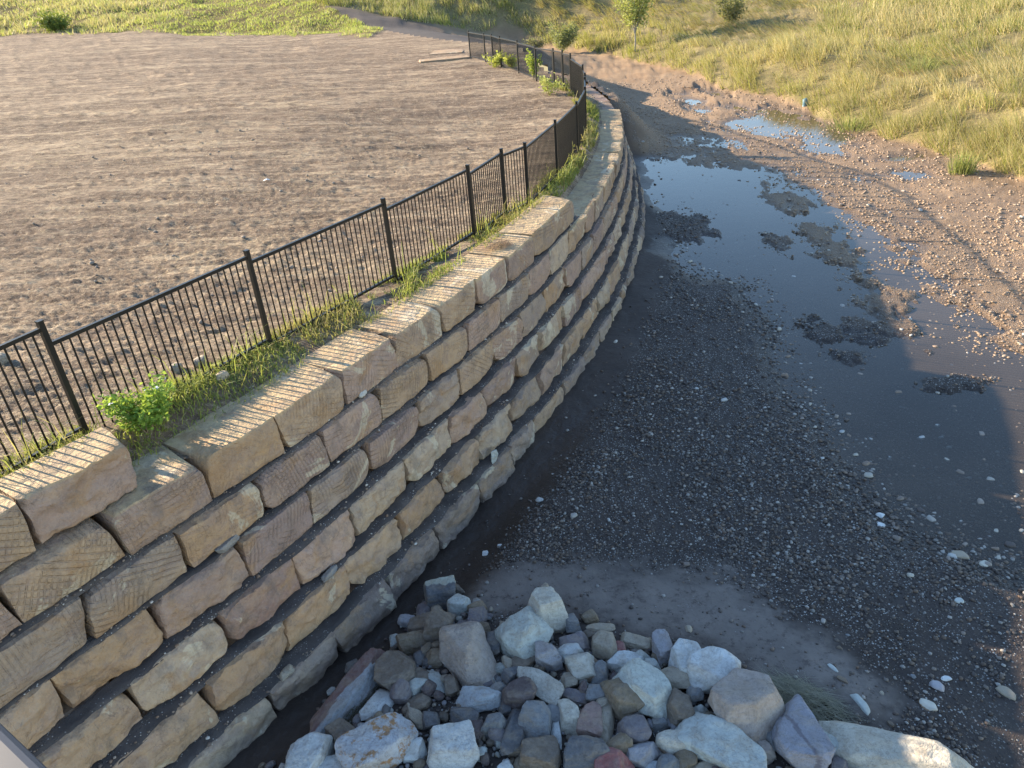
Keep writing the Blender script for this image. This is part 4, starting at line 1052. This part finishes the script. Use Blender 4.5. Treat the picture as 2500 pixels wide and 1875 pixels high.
# stones on the ledges
n = 2000
ci = rng.integers(2, 7, n); ss = s_of_y(2.6) + (rng.random(n) ** 1.6) * 20
cl = noise2(ss * 1.3, ci * 7.0, 91); ok = cl > .45; ci, ss = ci[ok], ss[ok]
PP = []
for c_, s_ in zip(ci, ss):
    p, T_w, N_w = wall_pt(s_, OFFS['ABCDEFG'[c_]] - rng.uniform(.02, .12)); PP.append((p[0], p[1], TOPS['ABCDEFG'[c_]] + .012))
sz = .012 * (4 ** (rng.random(len(PP)) ** 2))
o = stones_batch('ledge_gravel', PP, sz, GP[rng.integers(0, len(GP), len(PP))] * 1.1, .6, 0, PEB, parent=wall, cuts=4); o['kind'] = 'stuff'
for (px_, py_, pz_, lx_, ly_, lz_, yw_, c_, lab_) in [(-2.62, 5.55, 1.83, .30, .13, .10, 50, 'grey', 'flat grey stone resting on a ledge under the tan hatched blocks'), (-1.83, 6.08, .93, .26, .12, .08, 50, 'grey', 'dark flat stone resting on the second ledge from the bottom'),
        (-1.70, 7.75, 2.30, .13, .10, .09, 20, 'white', 'small white stone jammed under the top course'), (-.02, 8.78, .55, .17, .07, .20, 40, 'pale', 'upright pale splinter of stone standing against the lower blocks'), (-2.35, 5.22, .49, .20, .14, .05, 30, 'tan', 'flat buff stone on the lowest ledge above the rocks')]:
    s_, t_ = wall_st([px_], [py_]); ledge = int(round((2.71 - pz_) / .46)); kq = 'BCDEFG'[ledge]; p, T_w, N_w = wall_pt(float(s_[0]), OFFS[kq] - .06)
    zt = TOPS[kq]
    make_rock('ledge_stone', (float(p[0]), float(p[1]), zt + lz_ * .4, lx_ * .85, ly_ * .75, lz_ * .7, math.degrees(math.atan2(T_w[1], T_w[0])), c_, lab_), 'loose stones left on the wall ledges', 3)

# stones on the terrace soil
x = rng.uniform(-13, 0, 600); y = rng.uniform(4.5, 24, 600); T = terrain(x, y); ok = (T['t'] < -1.4) & (-T['t'] - np.interp(T['s'], FS, FD) > .25)
x, y, z = x[ok], y[ok], T['zl'][ok]; s = .02 * (5 ** (rng.random(len(x)) ** 2.2))
o = stones_batch('field_stones', np.stack([x, y, z], 1), s, np.array([(.30, .24, .19)]) * rng.uniform(.7, 1.2, (len(x), 1)), .6, 0, ROCK, round_=.6)
tag(o, 'small stones scattered through the dry field soil', 'stones', kind='stuff')
for (a_, b_, l_, lab_) in [(-3.60, 7.84, .17, 'round tan stone beside the fence foot, right of the white flowered weed'), (-3.83, 7.70, .15, 'tan stone half buried behind the fence, left of the round one'), (-6.07, 8.17, .16, 'smooth tan stone on the soil at the left edge behind the fence'),
        (-3.22, 7.42, .13, 'greyish stone in the grass just in front of the fence rail')]:
    zz = float(ground_z([a_], [b_], 'l')[0])
    make_rock('field_rock', (a_, b_, zz + .03, l_, l_ * .75, l_ * .6, random.uniform(0, 90), 'tan', lab_), 'single stones by the fence', 2, 6, .8)

# ------------------------------------------------------------------ fence
fence = empty('pool_style_fence', (0, 0, 0), 'long black tubular steel fence curving along the top of the wall', 'fence')
def unit_bar():
    mb = MB(); mb.tube([(0, 0, 0), (0, 0, 1.03)], .0095, 6); return mb.mesh('bar', True)
BARM = unit_bar(); BARM.materials.append(METAL)
rest = MB(); nbar = 0
levels = []
for i in range(len(POSTS) - 1): levels.append(min(POSTS[i][2], POSTS[i + 1][2]) + .05)
for i, (px_, py_, pz_) in enumerate(POSTS):
    tops = [levels[j] + 1.12 for j in (i - 1, i) if 0 <= j < len(levels)]
    tp = max(tops) + .05; bt = pz_ - .12
    d0 = Vector(POSTS[min(i + 1, len(POSTS) - 1)][:2]) - Vector(POSTS[max(i - 1, 0)][:2]); a_ = math.atan2(d0.y, d0.x)
    M = Matrix.Translation((px_, py_, 0)) @ Matrix.Rotation(a_, 4, 'Z')
    mb = MB(); mb.box((0, 0, (tp + bt) / 2), (.05, .05, tp - bt), M); o = obj('post', mb.mesh('post'), METAL, fence)
    mb = MB(); mb.box((0, 0, tp + .006), (.056, .056, .012), M); obj('cap', mb.mesh('cap'), METAL, o)
for i in range(len(POSTS) - 1):
    a = Vector(POSTS[i][:2]); b = Vector(POSTS[i + 1][:2]); L = (b - a).length; d0 = (b - a) / L; ang = math.atan2(d0.y, d0.x); z0 = levels[i]
    M = Matrix.Translation((a.x, a.y, 0)) @ Matrix.Rotation(ang, 4, 'Z')
    for zz, hh in ((z0 + 1.10, .038), (z0 + .05, .034)):
        mb = MB(); mb.box((L / 2, 0, zz), (L - .056, .036, hh), M); obj('rail', mb.mesh('rail'), METAL, fence)
    for xx in (.03, L - .03):
        pass
    nb = max(2, int(round((L - .12) / .0885)))
    for q in range(nb):
        xx = .06 + (L - .12) * (q + .5) / nb if nb > 3 else .06 + (L - .12) * (q + .5) / nb
        p = M @ Vector((xx, 0, z0 + .06))
        if nbar < 300:
            o = link(bpy.data.objects.new('bar', BARM), fence); o.location = p; nbar += 1
        else:
            rest.tube([p, p + Vector((0, 0, 1.03))], .0085, 4)
o = obj('far_bars', rest.mesh('far_bars', True), METAL, fence); o['kind'] = 'stuff'

# ------------------------------------------------------------------ bridge rail at the camera
rail = empty('bridge_railing', (-.75, .58, CAMZ - 1.6), 'blue grey metal bridge handrail cutting the bottom left corner', 'railing')
p0 = Vector((-.3891, .3652, CAMZ - .45)); p1 = Vector((-.3311, .3230, CAMZ - .45)); dr = (p1 - p0).normalized(); nn = Vector((dr.y, -dr.x, 0))
if nn.dot(Vector((-.3, -.5, 0))) < 0: nn = -nn
cen = p0 + nn * .035 - Vector((0, 0, .026))
M = Matrix.Translation(cen - Vector(rail.location)) @ Matrix.Rotation(math.atan2(dr.y, dr.x), 4, 'Z')
def pipe_box(L, w, h, r=.008):
    mb = MB(); P = []
    for (sx, sy) in ((1, 1), (-1, 1), (-1, -1), (1, -1)):
        for q in range(4):
            an = math.atan2(sy, sx) - math.pi / 4 + q * math.pi / 6
            P.append((sx * (w / 2 - r) + r * math.cos(an), sy * (h / 2 - r) + r * math.sin(an)))
    n_ = len(P)
    for x_ in (-L / 2, L / 2):
        for (a, b) in P: mb.v.append((x_, a, b))
    for q in range(n_): mb.f.append((q, (q + 1) % n_, n_ + (q + 1) % n_, n_ + q))
    mb.f.append(tuple(range(n_))[::-1]); mb.f.append(tuple(range(n_, 2 * n_))); return mb
o = obj('handrail', pipe_box(3.0, .07, .05).mesh('handrail'), GALV, rail); o.matrix_local = M
for xx in (-1.2, .9):
    mb = MB(); mb.box((0, 0, -.55), (.05, .05, 1.05)); o = obj('post', mb.mesh('post'), GALV, rail); o.matrix_local = M @ Matrix.Translation((xx, 0, 0))

# ------------------------------------------------------------------ grass blades
def blades(name, P, H, lean, width, tint, seg=2, label=None, cat=None, parent=None, mat=None, kind='stuff'):
    """P (n,3) roots, H height, lean (n,2) horizontal displacement of the tip, tint (n,3)"""
    n = len(P); phi = rng.uniform(0, 6.28, n); wx_, wy_ = np.cos(phi) * width / 2, np.sin(phi) * width / 2
    if seg == 1:
        V = np.empty((n, 3, 3)); V[:, 0] = P; V[:, 1] = P; V[:, 2] = P
        V[:, 0, 0] -= wx_; V[:, 0, 1] -= wy_; V[:, 1, 0] += wx_; V[:, 1, 1] += wy_
        V[:, 2, :2] += lean; V[:, 2, 2] += H
        F = np.arange(n * 3).reshape(n, 3); nv = 3
        sh = np.array([.55, .55, 1.])
    else:
        V = np.empty((n, 5, 3)); V[:] = P[:, None]
        V[:, 0, 0] -= wx_; V[:, 0, 1] -= wy_; V[:, 1, 0] += wx_; V[:, 1, 1] += wy_
        V[:, 2, 0] += wx_ * .8 + lean[:, 0] * .3; V[:, 2, 1] += wy_ * .8 + lean[:, 1] * .3
        V[:, 3, 0] += -wx_ * .8 + lean[:, 0] * .3; V[:, 3, 1] += -wy_ * .8 + lean[:, 1] * .3
        V[:, 2, 2] += H * .62; V[:, 3, 2] += H * .62
        V[:, 4, :2] += lean; V[:, 4, 2] += H * np.clip(1.15 - np.hypot(lean[:, 0], lean[:, 1]) / (H + .01) * .45, .35, 1.1)
        b0 = (np.arange(n) * 5)[:, None]
        F = np.concatenate([b0 + np.array([[0, 1, 2]]), b0 + np.array([[0, 2, 3]]), b0 + np.array([[3, 2, 4]])]); nv = 5
    C = np.empty((n, nv, 4)); C[:, :, :3] = tint[:, None, :]; C[:, :, 3] = 1
    me = mesh_np(name, V.reshape(-1, 3), F, True); colattr(me, 'tint', C.reshape(-1, 4))
    o = obj(name, me, mat or GRASS, parent)
    if kind: o['kind'] = kind
    if label: tag(o, label, cat)
    return o

GREEN = np.array([.15, .20, .055]); LIME = np.array([.31, .32, .08]); STRAW = np.array([.42, .33, .15]); OLIVE = np.array([.20, .19, .06]); TAWNY = np.array([.36, .25, .10]); PALE = np.array([.50, .43, .24])
def mixc(a, b, t): return a[None] * (1 - t[:, None]) + b[None] * t[:, None]

# verge strip between fence and wall
n = 90000
s = s_of_y(3.2) + (s_of_y(29.5) - s_of_y(3.2)) * rng.random(n) ** 1.25
df = np.interp(s, FS, FD); bw = .50 + .12 * (s > S_B_END)
u = rng.random(n); d = bw + (df + .22 - bw) * u
wx0 = np.interp(s, WS, WC[:, 0]); wy0 = np.interp(s, WS, WC[:, 1])
e = .05; tx = np.interp(s + e, WS, WC[:, 0]) - np.interp(s - e, WS, WC[:, 0]); ty = np.interp(s + e, WS, WC[:, 1]) - np.interp(s - e, WS, WC[:, 1]); l_ = np.hypot(tx, ty); tx /= l_; ty /= l_
x = wx0 - ty * d; y = wy0 + tx * d
dens = sstep(.30, .55, .6 * noise2(x * 1.7, y * 1.7, 301) + .4 * noise2(x * 6, y * 6, 303))
bare = np.exp(-(((x + 2.95) / .7) ** 2 + ((y - 6.3) / .8) ** 2)) + .5 * np.exp(-(((x + 2.2) / .8) ** 2 + ((y - 7.9) / .5) ** 2))
dens = dens * np.clip(1 - 1.25 * bare, .03, 1) * (.35 + .65 * np.exp(-((u - .72) / .35) ** 2)) * np.where(y > 12, .8, 1.0)
ok = rng.random(n) < dens
x, y, u_ = x[ok], y[ok], u[ok]
z = ground_z(x, y, 'l')
g = noise2(x * .9, y * .9, 305) * .6 + rng.random(len(x)) * .5
t1 = np.clip(g * 1.1 - .1, 0, 1)
tint = mixc(GREEN, LIME, rng.random(len(x))); tint = tint * (1 - (t1 > .5)[:, None]) + (t1 > .5)[:, None] * mixc(OLIVE, STRAW, rng.random(len(x)))
H = (.05 + .13 * rng.random(len(x)) ** 1.5) * (.6 + .8 * noise2(x * 2.3, y * 2.3, 307)) * np.clip(.8 + y * .01, .8, 1.1)
tall = rng.random(len(x)) < .012; H = np.where(tall, rng.uniform(.3, .55, len(x)), H)
lean = rng.normal(size=(len(x), 2)) * (H * .65)[:, None]
blades('verge_grass', np.stack([x, y, z - .01], 1), H, lean, .006 + .0006 * np.hypot(x, y), tint, 2, 'strip of green and yellow grass between the black fence and the wall top', 'grass')
print('verge', len(x))

# grass on the creek bank
def bank_blades(n, r0, r1, a0, a1):
    r = r0 * (r1 / r0) ** rng.random(n); a = np.radians(rng.uniform(a0, a1, n)); x, y = r * np.sin(a), r * np.cos(a)
    T = terrain(x, y); ok = (T['gr'] > .35) & (T['t'] > 0) & (T['s'] > 0)
    x, y, z, bk, r = x[ok], y[ok], T['zr'][ok], T['bk'][ok], r[ok]; return x, y, z, bk, r
x, y, z, bk, r = bank_blades(520000, 15, 170, -16, 43)
_e = bank_blades(90000, 50, 130, -14, 8)
x, y, z, bk, r = [np.concatenate([p_, q_]) for p_, q_ in zip((x, y, z, bk, r), _e)]
cl = noise2(x * .55, y * .38, 311); c2 = noise2(x * 1.9, y * 1.5, 313); flat = sstep(.42, .62, noise2(x * .17 + 3, y * .12, 315)) * sstep(1.5, 5, bk)
fringe = sstep(2.8, .3, bk)
c3 = sstep(.32, .60, c2)
H = (.20 + .32 * cl) * (.30 + 1.0 * c3) * (1 - .5 * flat) + .05
H = H * np.clip(1 + .004 * (r - 20), 1, 1.5)
thin = rng.random(len(x)) < np.clip(.12 + 1.0 * c3, .25, 1); x, y, z, bk, r, cl, c2, flat, fringe, H = [q[thin] for q in (x, y, z, bk, r, cl, c2, flat, fringe, H)]
m = len(x)
gsel = np.clip(fringe * .30 + sstep(.5, .78, noise2(x * .35 + 8, y * .3, 317)) * .4 + .04 + .15 * sstep(14, 8, x) * (y > 30), 0, .9)
isg = rng.random(m) < gsel
tint = np.where(isg[:, None], mixc(OLIVE, LIME, rng.random(m) * .6 + .4 * cl), np.where((flat > .5)[:, None], mixc(TAWNY, PALE, rng.random(m) * .6), mixc(STRAW, PALE, rng.random(m)) * 1.0))
tint = np.where((~isg & (rng.random(m) < .28))[:, None], mixc(OLIVE * 1.1, TAWNY, rng.random(m)), tint)
tint = tint * (.72 + .5 * noise2(x * .7 + 4, y * .5, 323))[:, None]
wdir = np.stack([np.cos(2.7 + 2.2 * (noise2(x * .12, y * .1, 319) - .5) * 2 + .9 * (c2 - .5)), np.sin(2.7 + 2.2 * (noise2(x * .12, y * .1, 319) - .5) * 2)], 1)
lean = wdir * (H * (.45 + 1.1 * flat))[:, None] + rng.normal(size=(m, 2)) * (H * .45)[:, None]
wid = np.maximum(.009, .00045 * r) * rng.uniform(.7, 1.4, m)
nearm = r < 24
Pz = np.stack([x, y, z - .02], 1)
blades('bank_grass', Pz[nearm], H[nearm], lean[nearm], wid[nearm], tint[nearm], 2, 'long tangled tawny and green grass covering the creek bank', 'grass')
blades('distant_bank_grass', Pz[~nearm], H[~nearm] * 1.1, lean[~nearm], wid[~nearm] * 1.5, tint[~nearm], 1, 'tawny grass covering the upper bank and the land beyond the creek', 'grass')
print('bank', m)

# hill grass beyond the field
n = 300000
a = np.radians(rng.uniform(-41, 8, n)); r = 48 * (220 / 48) ** rng.random(n); x, y = r * np.sin(a), r * np.cos(a)
T = terrain(x, y); ok = (T['gl'] > .25) & ((T['t'] < 0)); x, y, z, r, ov = x[ok], y[ok], T['zl'][ok], r[ok], T['over'][ok]
c1 = noise2(x * .22, y * .3, 331); c2 = noise2(x * .9, y * .9, 333)
th_ = rng.random(len(x)) < np.clip(.2 + 1.2 * c2, .15, 1); x, y, z, r, ov, c1, c2 = [q[th_] for q in (x, y, z, r, ov, c1, c2)]; m = len(x)
left = sstep(-24, -34, x)
H = (.10 + .14 * c2) * (1 + 1.9 * left * sstep(.2, .5, c1)) * (1 + 1.2 * sstep(-7, -1, x)) ; 
straw = np.clip(left * .55 + sstep(-8, -1, x) * .5 + sstep(.55, .8, c1) * .3 + .12, 0, .9)
iss = rng.random(m) < straw
tint = np.where(iss[:, None], mixc(STRAW, PALE, rng.random(m)), mixc(GREEN * 1.5, LIME * 1.45, rng.random(m)))
lean = rng.normal(size=(m, 2)) * (H * .5)[:, None]
blades('hill_grass', np.stack([x, y, z - .02], 1), H, lean, np.maximum(.02, .0009 * r) * rng.uniform(.7, 1.4, m), tint, 1, 'short bright green grass on the hillside behind the bare field', 'grass')
print('hill', m)

# straw litter on the field
n = 60000
a = np.radians(rng.uniform(-42, 8, n)); r = 5.5 * (34 / 5.5) ** rng.random(n); x, y = r * np.sin(a), r * np.cos(a)
T = terrain(x, y); ok = (-T['t'] - np.interp(T['s'], FS, FD) > .1); x, y, z, r = x[ok], y[ok], T['zl'][ok], r[ok]
ok = rng.random(len(x)) < .25 + .75 * sstep(.35, .6, noise2(x * .8, y * .8, 341)); x, y, z, r = x[ok], y[ok], z[ok], r[ok]; m = len(x)
an = rng.normal(0, .9, m) ; Ls = rng.uniform(.04, .12, m)
lean = np.stack([np.cos(an), np.sin(an)], 1) * Ls[:, None]
tint = mixc(np.array([.42, .33, .22]), np.array([.55, .47, .33]), rng.random(m))
blades('straw_litter', np.stack([x, y, z + .006], 1), rng.uniform(.0, .03, m), lean, np.maximum(.005, .0005 * r), tint, 1, 'chopped straw lying over the bare field soil', 'straw')

# ------------------------------------------------------------------ single plants
def leafy(name, loc, label, cat, rad, hgt, nleaf, lsize, cols, stems=7, stemmat=None, group=None, up=.25, stem_r=.006, flowers=0, squash=1.0, trunk=None):
    root = empty(name, loc, label, cat, group)
    mb = MB(); tips = []
    for q in range(stems):
        an = random.uniform(0, 6.28); rr_ = rad * random.uniform(.25, .95); hh = hgt * random.uniform(.55, 1.0)
        b0 = Vector((random.uniform(-.03, .03), random.uniform(-.03, .03), trunk or 0)); tip = Vector((math.cos(an) * rr_, math.sin(an) * rr_ * squash, (trunk or 0) + hh))
        midp = b0.lerp(tip, .5) + Vector((0, 0, hh * up * .5)); mb.tube([b0, midp, tip], [stem_r, stem_r * .8, stem_r * .4], 5); tips.append((b0, midp, tip))
    if trunk: mb.tube([(0, 0, -.1), (.03, .01, trunk * .5), (0, 0, trunk + .1)], [stem_r * 2.4, stem_r * 2, stem_r * 1.5], 7)
    obj('stem', mb.mesh('stem', True), stemmat or STALK, root)
    n_ = nleaf; qi = rng.integers(0, stems, n_); t = rng.uniform(.25, 1.08, n_)
    B0 = np.array([tips[i][0] for i in qi]); B1 = np.array([tips[i][1] for i in qi]); B2 = np.array([tips[i][2] for i in qi])
    C_ = (1 - t)[:, None] ** 2 * B0 + (2 * t * (1 - t))[:, None] * B1 + (t ** 2)[:, None] * B2
    C_ += rng.normal(size=(n_, 3)) * rad * .15
    C_[:, 2] = np.maximum(C_[:, 2], .02)
    dir_ = rng.normal(size=(n_, 3)); dir_[:, 2] = np.abs(dir_[:, 2]) * .6; dir_ /= np.linalg.norm(dir_, axis=1)[:, None]
    side = np.cross(dir_, rng.normal(size=(n_, 3))); side /= np.linalg.norm(side, axis=1)[:, None]
    ls = lsize * rng.uniform(.6, 1.3, n_)[:, None]
    V = np.stack([C_, C_ + dir_ * ls * .5 + side * ls * .28, C_ + dir_ * ls, C_ + dir_ * ls * .5 - side * ls * .28], 1)
    F = np.arange(n_ * 4).reshape(n_, 4); me = mesh_np('foliage', V.reshape(-1, 3), F, False)
    cc = mixc(np.array(cols[0]), np.array(cols[1]), rng.random(n_)); colattr(me, 'tint', np.repeat(cc, 4, axis=0)); obj('foliage', me, GRASS, root)
    for q in range(flowers):
        b0, m_, tip = tips[q % stems]; fb = MB()
        for pq in range(5):
            an = pq * 1.2566 + random.random() * .3; r_ = .024
            c0 = tip + Vector((0, 0, .02)) + Vector((random.uniform(-.02, .02), random.uniform(-.02, .02), 0))
            i0 = len(fb.v); d1 = Vector((math.cos(an), math.sin(an), .35)); d2 = Vector((-math.sin(an), math.cos(an), 0))
            fb.v += [tuple(c0), tuple(c0 + d1 * r_ * .6 + d2 * r_ * .5), tuple(c0 + d1 * r_ * 1.2), tuple(c0 + d1 * r_ * .6 - d2 * r_ * .5)]; fb.f.append((i0, i0 + 1, i0 + 2, i0 + 3))
        obj('flower', fb.mesh('flower'), PETAL, root)
    return root
def gz(x, y, s='l'): return float(ground_z([x], [y], s)[0])
leafy('flowering_weed', (-3.66, 6.40, gz(-3.66, 6.40)), 'bushy bright green weed with small white flowers growing at the fence foot', 'plant', .33, .50, 2300, .05, [(.13, .24, .04), (.26, .38, .07)], 12, flowers=7)
leafy('tall_weed', (1.75, 30.3, gz(1.75, 30.3)), 'tall yellow green weed against the far stretch of fence', 'plant', .35, 1.0, 600, .09, [(.2, .3, .04), (.38, .42, .08)], 9, group=None)
leafy('fence_weed', (.45, 34.9, gz(.45, 34.9)), 'low yellow green weed clump nearest the far end of the fence', 'plant', .5, .5, 500, .11, [(.3, .34, .06), (.42, .42, .10)], 9)
leafy('fence_weed', (1.1, 34.0, gz(1.1, 34.0)), 'low yellow green weed clump second from the far end of the fence', 'plant', .45, .45, 450, .11, [(.3, .34, .06), (.42, .42, .10)], 9)
leafy('fence_weed', (2.1, 27.0, gz(2.1, 27.0)), 'thin weed tuft where the fence turns furthest out', 'plant', .5, .6, 450, .08, [(.3, .34, .08), (.42, .42, .14)], 9)
leafy('sapling', (10.2, 55.0, gz(10.2, 55.0, 'r')), 'slender young tree with pale trunk and light green crown at the top edge', 'tree', 1.5, 3.6, 3600, .17, [(.20, .24, .06), (.42, .42, .16)], 14, BARK, stem_r=.025, trunk=1.1)
leafy('shrub', (5.7, 60.0, gz(5.7, 60.0, 'r')), 'wispy grey green shrub left of the slender young tree', 'shrub', 1.1, 1.9, 2600, .14, [(.14, .17, .08), (.26, .27, .13)], 12, BARK, stem_r=.02)
leafy('shrub', (16.5, 54.0, gz(16.5, 54.0, 'r')), 'dull olive bush right of the slender young tree', 'shrub', 1.3, 1.7, 2600, .15, [(.12, .12, .06), (.22, .20, .10)], 12, BARK, stem_r=.02)
leafy('shrub', (-37.0, 73.5, gz(-37.0, 73.5)), 'dark green broad bush at the back left corner of the bare field', 'shrub', 1.9, 1.3, 2600, .2, [(.07, .12, .03), (.16, .2, .05)], 12, BARK, stem_r=.02)
leafy('shrub', (3.6, 58.0, gz(3.6, 58.0, 'r')), 'small grey scrub at the creek bend above the fence', 'shrub', .8, .8, 1000, .12, [(.16, .15, .09), (.24, .22, .13)], 10, BARK, stem_r=.015)
def tuft(loc, n_, h, spread, cols, label, group, name='grass_tuft'):
    P = np.zeros((n_, 3)); P[:, :2] = rng.normal(size=(n_, 2)) * spread * .35
    H = h * rng.uniform(.5, 1.1, n_); lean = P[:, :2] * 1.2 + rng.normal(size=(n_, 2)) * (h * .22)
    o = blades(name, P, H, lean, .018, mixc(np.array(cols[0]), np.array(cols[1]), rng.random(n_)), 2, None, None, kind=None)
    o.location = loc; tag(o, label, 'grass tuft', group)
for (a_, b_, h_, n_, sp_, lab_) in [(14.2, 22.4, .75, 260, .4, 'tall upright rushy green tuft on the near bank edge'), (13.9, 29.5, .6, 260, .9, 'bright green tuft on the bank above the upper pool'),
                              (18.2, 33.0, .6, 300, 1.2, 'fresh green tuft standing in the flattened tawny grass')]:
    tuft((a_, b_, gz(a_, b_, 'r') - .02), n_, h_, sp_, [(.15, .20, .06), (.36, .34, .13)], lab_, 'green tufts on the creek bank')
# scrap of blue plastic
mb = MB(); mb.tube([(0, 0, 0), (.05, 0, .25), (.0, .02, .5)], [.17, .19, .15], 10); mb.f.append(tuple(range(10))); mb.f.append(tuple(range(20, 30)))
o = obj('blue_drum', mb.mesh('blue_drum', True), BLUE); o.location = (14.0, 34.4, gz(14.0, 34.4, 'r') - .02); o.rotation_euler = (.3, -.2, 0); o.scale = (.7, .7, .7); tag(o, 'blue plastic drum half hidden at the grass edge of the upper pool', 'drum')

# dry grass heap by the rocks and twigs on the wall
def strands(name, loc, n_, a_, b_, c_, cols, label, cat, wid=.006, rot=0):
    P = np.zeros((n_, 3)); an = rng.uniform(0, 6.28, n_); q = rng.random(n_) ** .5
    P[:, 0] = np.cos(an) * q * a_; P[:, 1] = np.sin(an) * q * b_; P[:, 2] = c_ * (1 - q ** 2) * rng.random(n_)
    d0 = rng.normal(0, .5, n_); L = rng.uniform(.1, .3, n_); lean = np.stack([np.cos(d0), np.sin(d0)], 1) * L[:, None] * rng.choice([-1, 1], n_)[:, None]
    o = blades(name, P, rng.uniform(-.01, .06, n_), lean, wid, mixc(np.array(cols[0]), np.array(cols[1]), rng.random(n_)), 2, kind=None)
    o.location = loc; o.rotation_euler[2] = rot; tag(o, label, cat)
strands('dry_grass_heap', (2.55, 4.72, gz(2.55, 4.72, 'r')), 1500, .42, .22, .15, [(.20, .19, .15), (.40, .37, .29)], 'heap of washed up dry grey grass behind the boulders at the right of the pile', 'dry grass', rot=-.55)
strands('root_litter', (-1.9, 5.0, gz(-1.9, 5.0, 'r')), 900, .35, .16, .08, [(.07, .06, .05), (.14, .12, .09)], 'dark tangle of roots between the wall foot and the long red slab', 'roots', rot=.9)
strands('twig_heap', (-.02, 11.45, 2.72), 500, .22, .12, .06, [(.14, .09, .08), (.28, .2, .16)], 'small heap of brown twigs lying on the wall top', 'twigs', .004, rot=.9)
# litter
def scrap(loc, label, s=.05, rot=0):
    mb = MB(); mb.v = [(-s, -s * .5, 0), (s * .2, -s * .6, s * .5), (s * 1.4, -s * .2, s * .1), (-s * .8, s * .5, s * .15), (s * .3, s * .45, s * .6), (s * 1.3, s * .5, s * .2), (-s, -s * .5, -.003), (s * 1.4, -s * .2, s * .1 - .003)]
    mb.f = [(0, 1, 4, 3), (1, 2, 5, 4)]; o = obj('plastic_scrap', mb.mesh('plastic_scrap'), WHITE); o.location = loc; o.rotation_euler[2] = rot; tag(o, label, 'litter', 'white scraps of litter')
scrap((-1.80, 5.55, gz(-1.8, 5.55, 'r') + .02), 'curled white scrap of plastic on the mud between the wall and the long red slab', .045, .6)
scrap((-5.15, 17.1, gz(-5.15, 17.1) + .04), 'pale scrap lying far out on the bare field soil', .06, .2)
# stone slabs at the end of the fence
for j, (x_, y_, lx_, ly_, rz_, lab_) in enumerate([(-2.0, 39.2, 2.4, 1.1, .15, 'flat tan sandstone slab at the foot of the last fence post'), (-1.9, 42.6, 1.7, 2.3, -.1, 'flat tan sandstone slab lying behind the one at the last fence post')]):
    me = block_mesh(lx_, ly_, .22, 7000 + j, (.33, .235, .15), 0, 1, .6, False)
    o = obj('sandstone_slab', me, SAND_M); o.location = (x_, y_, gz(x_, y_) - .085); o.rotation_euler[2] = rz_; tag(o, lab_, 'slab', 'slabs at the fence end')
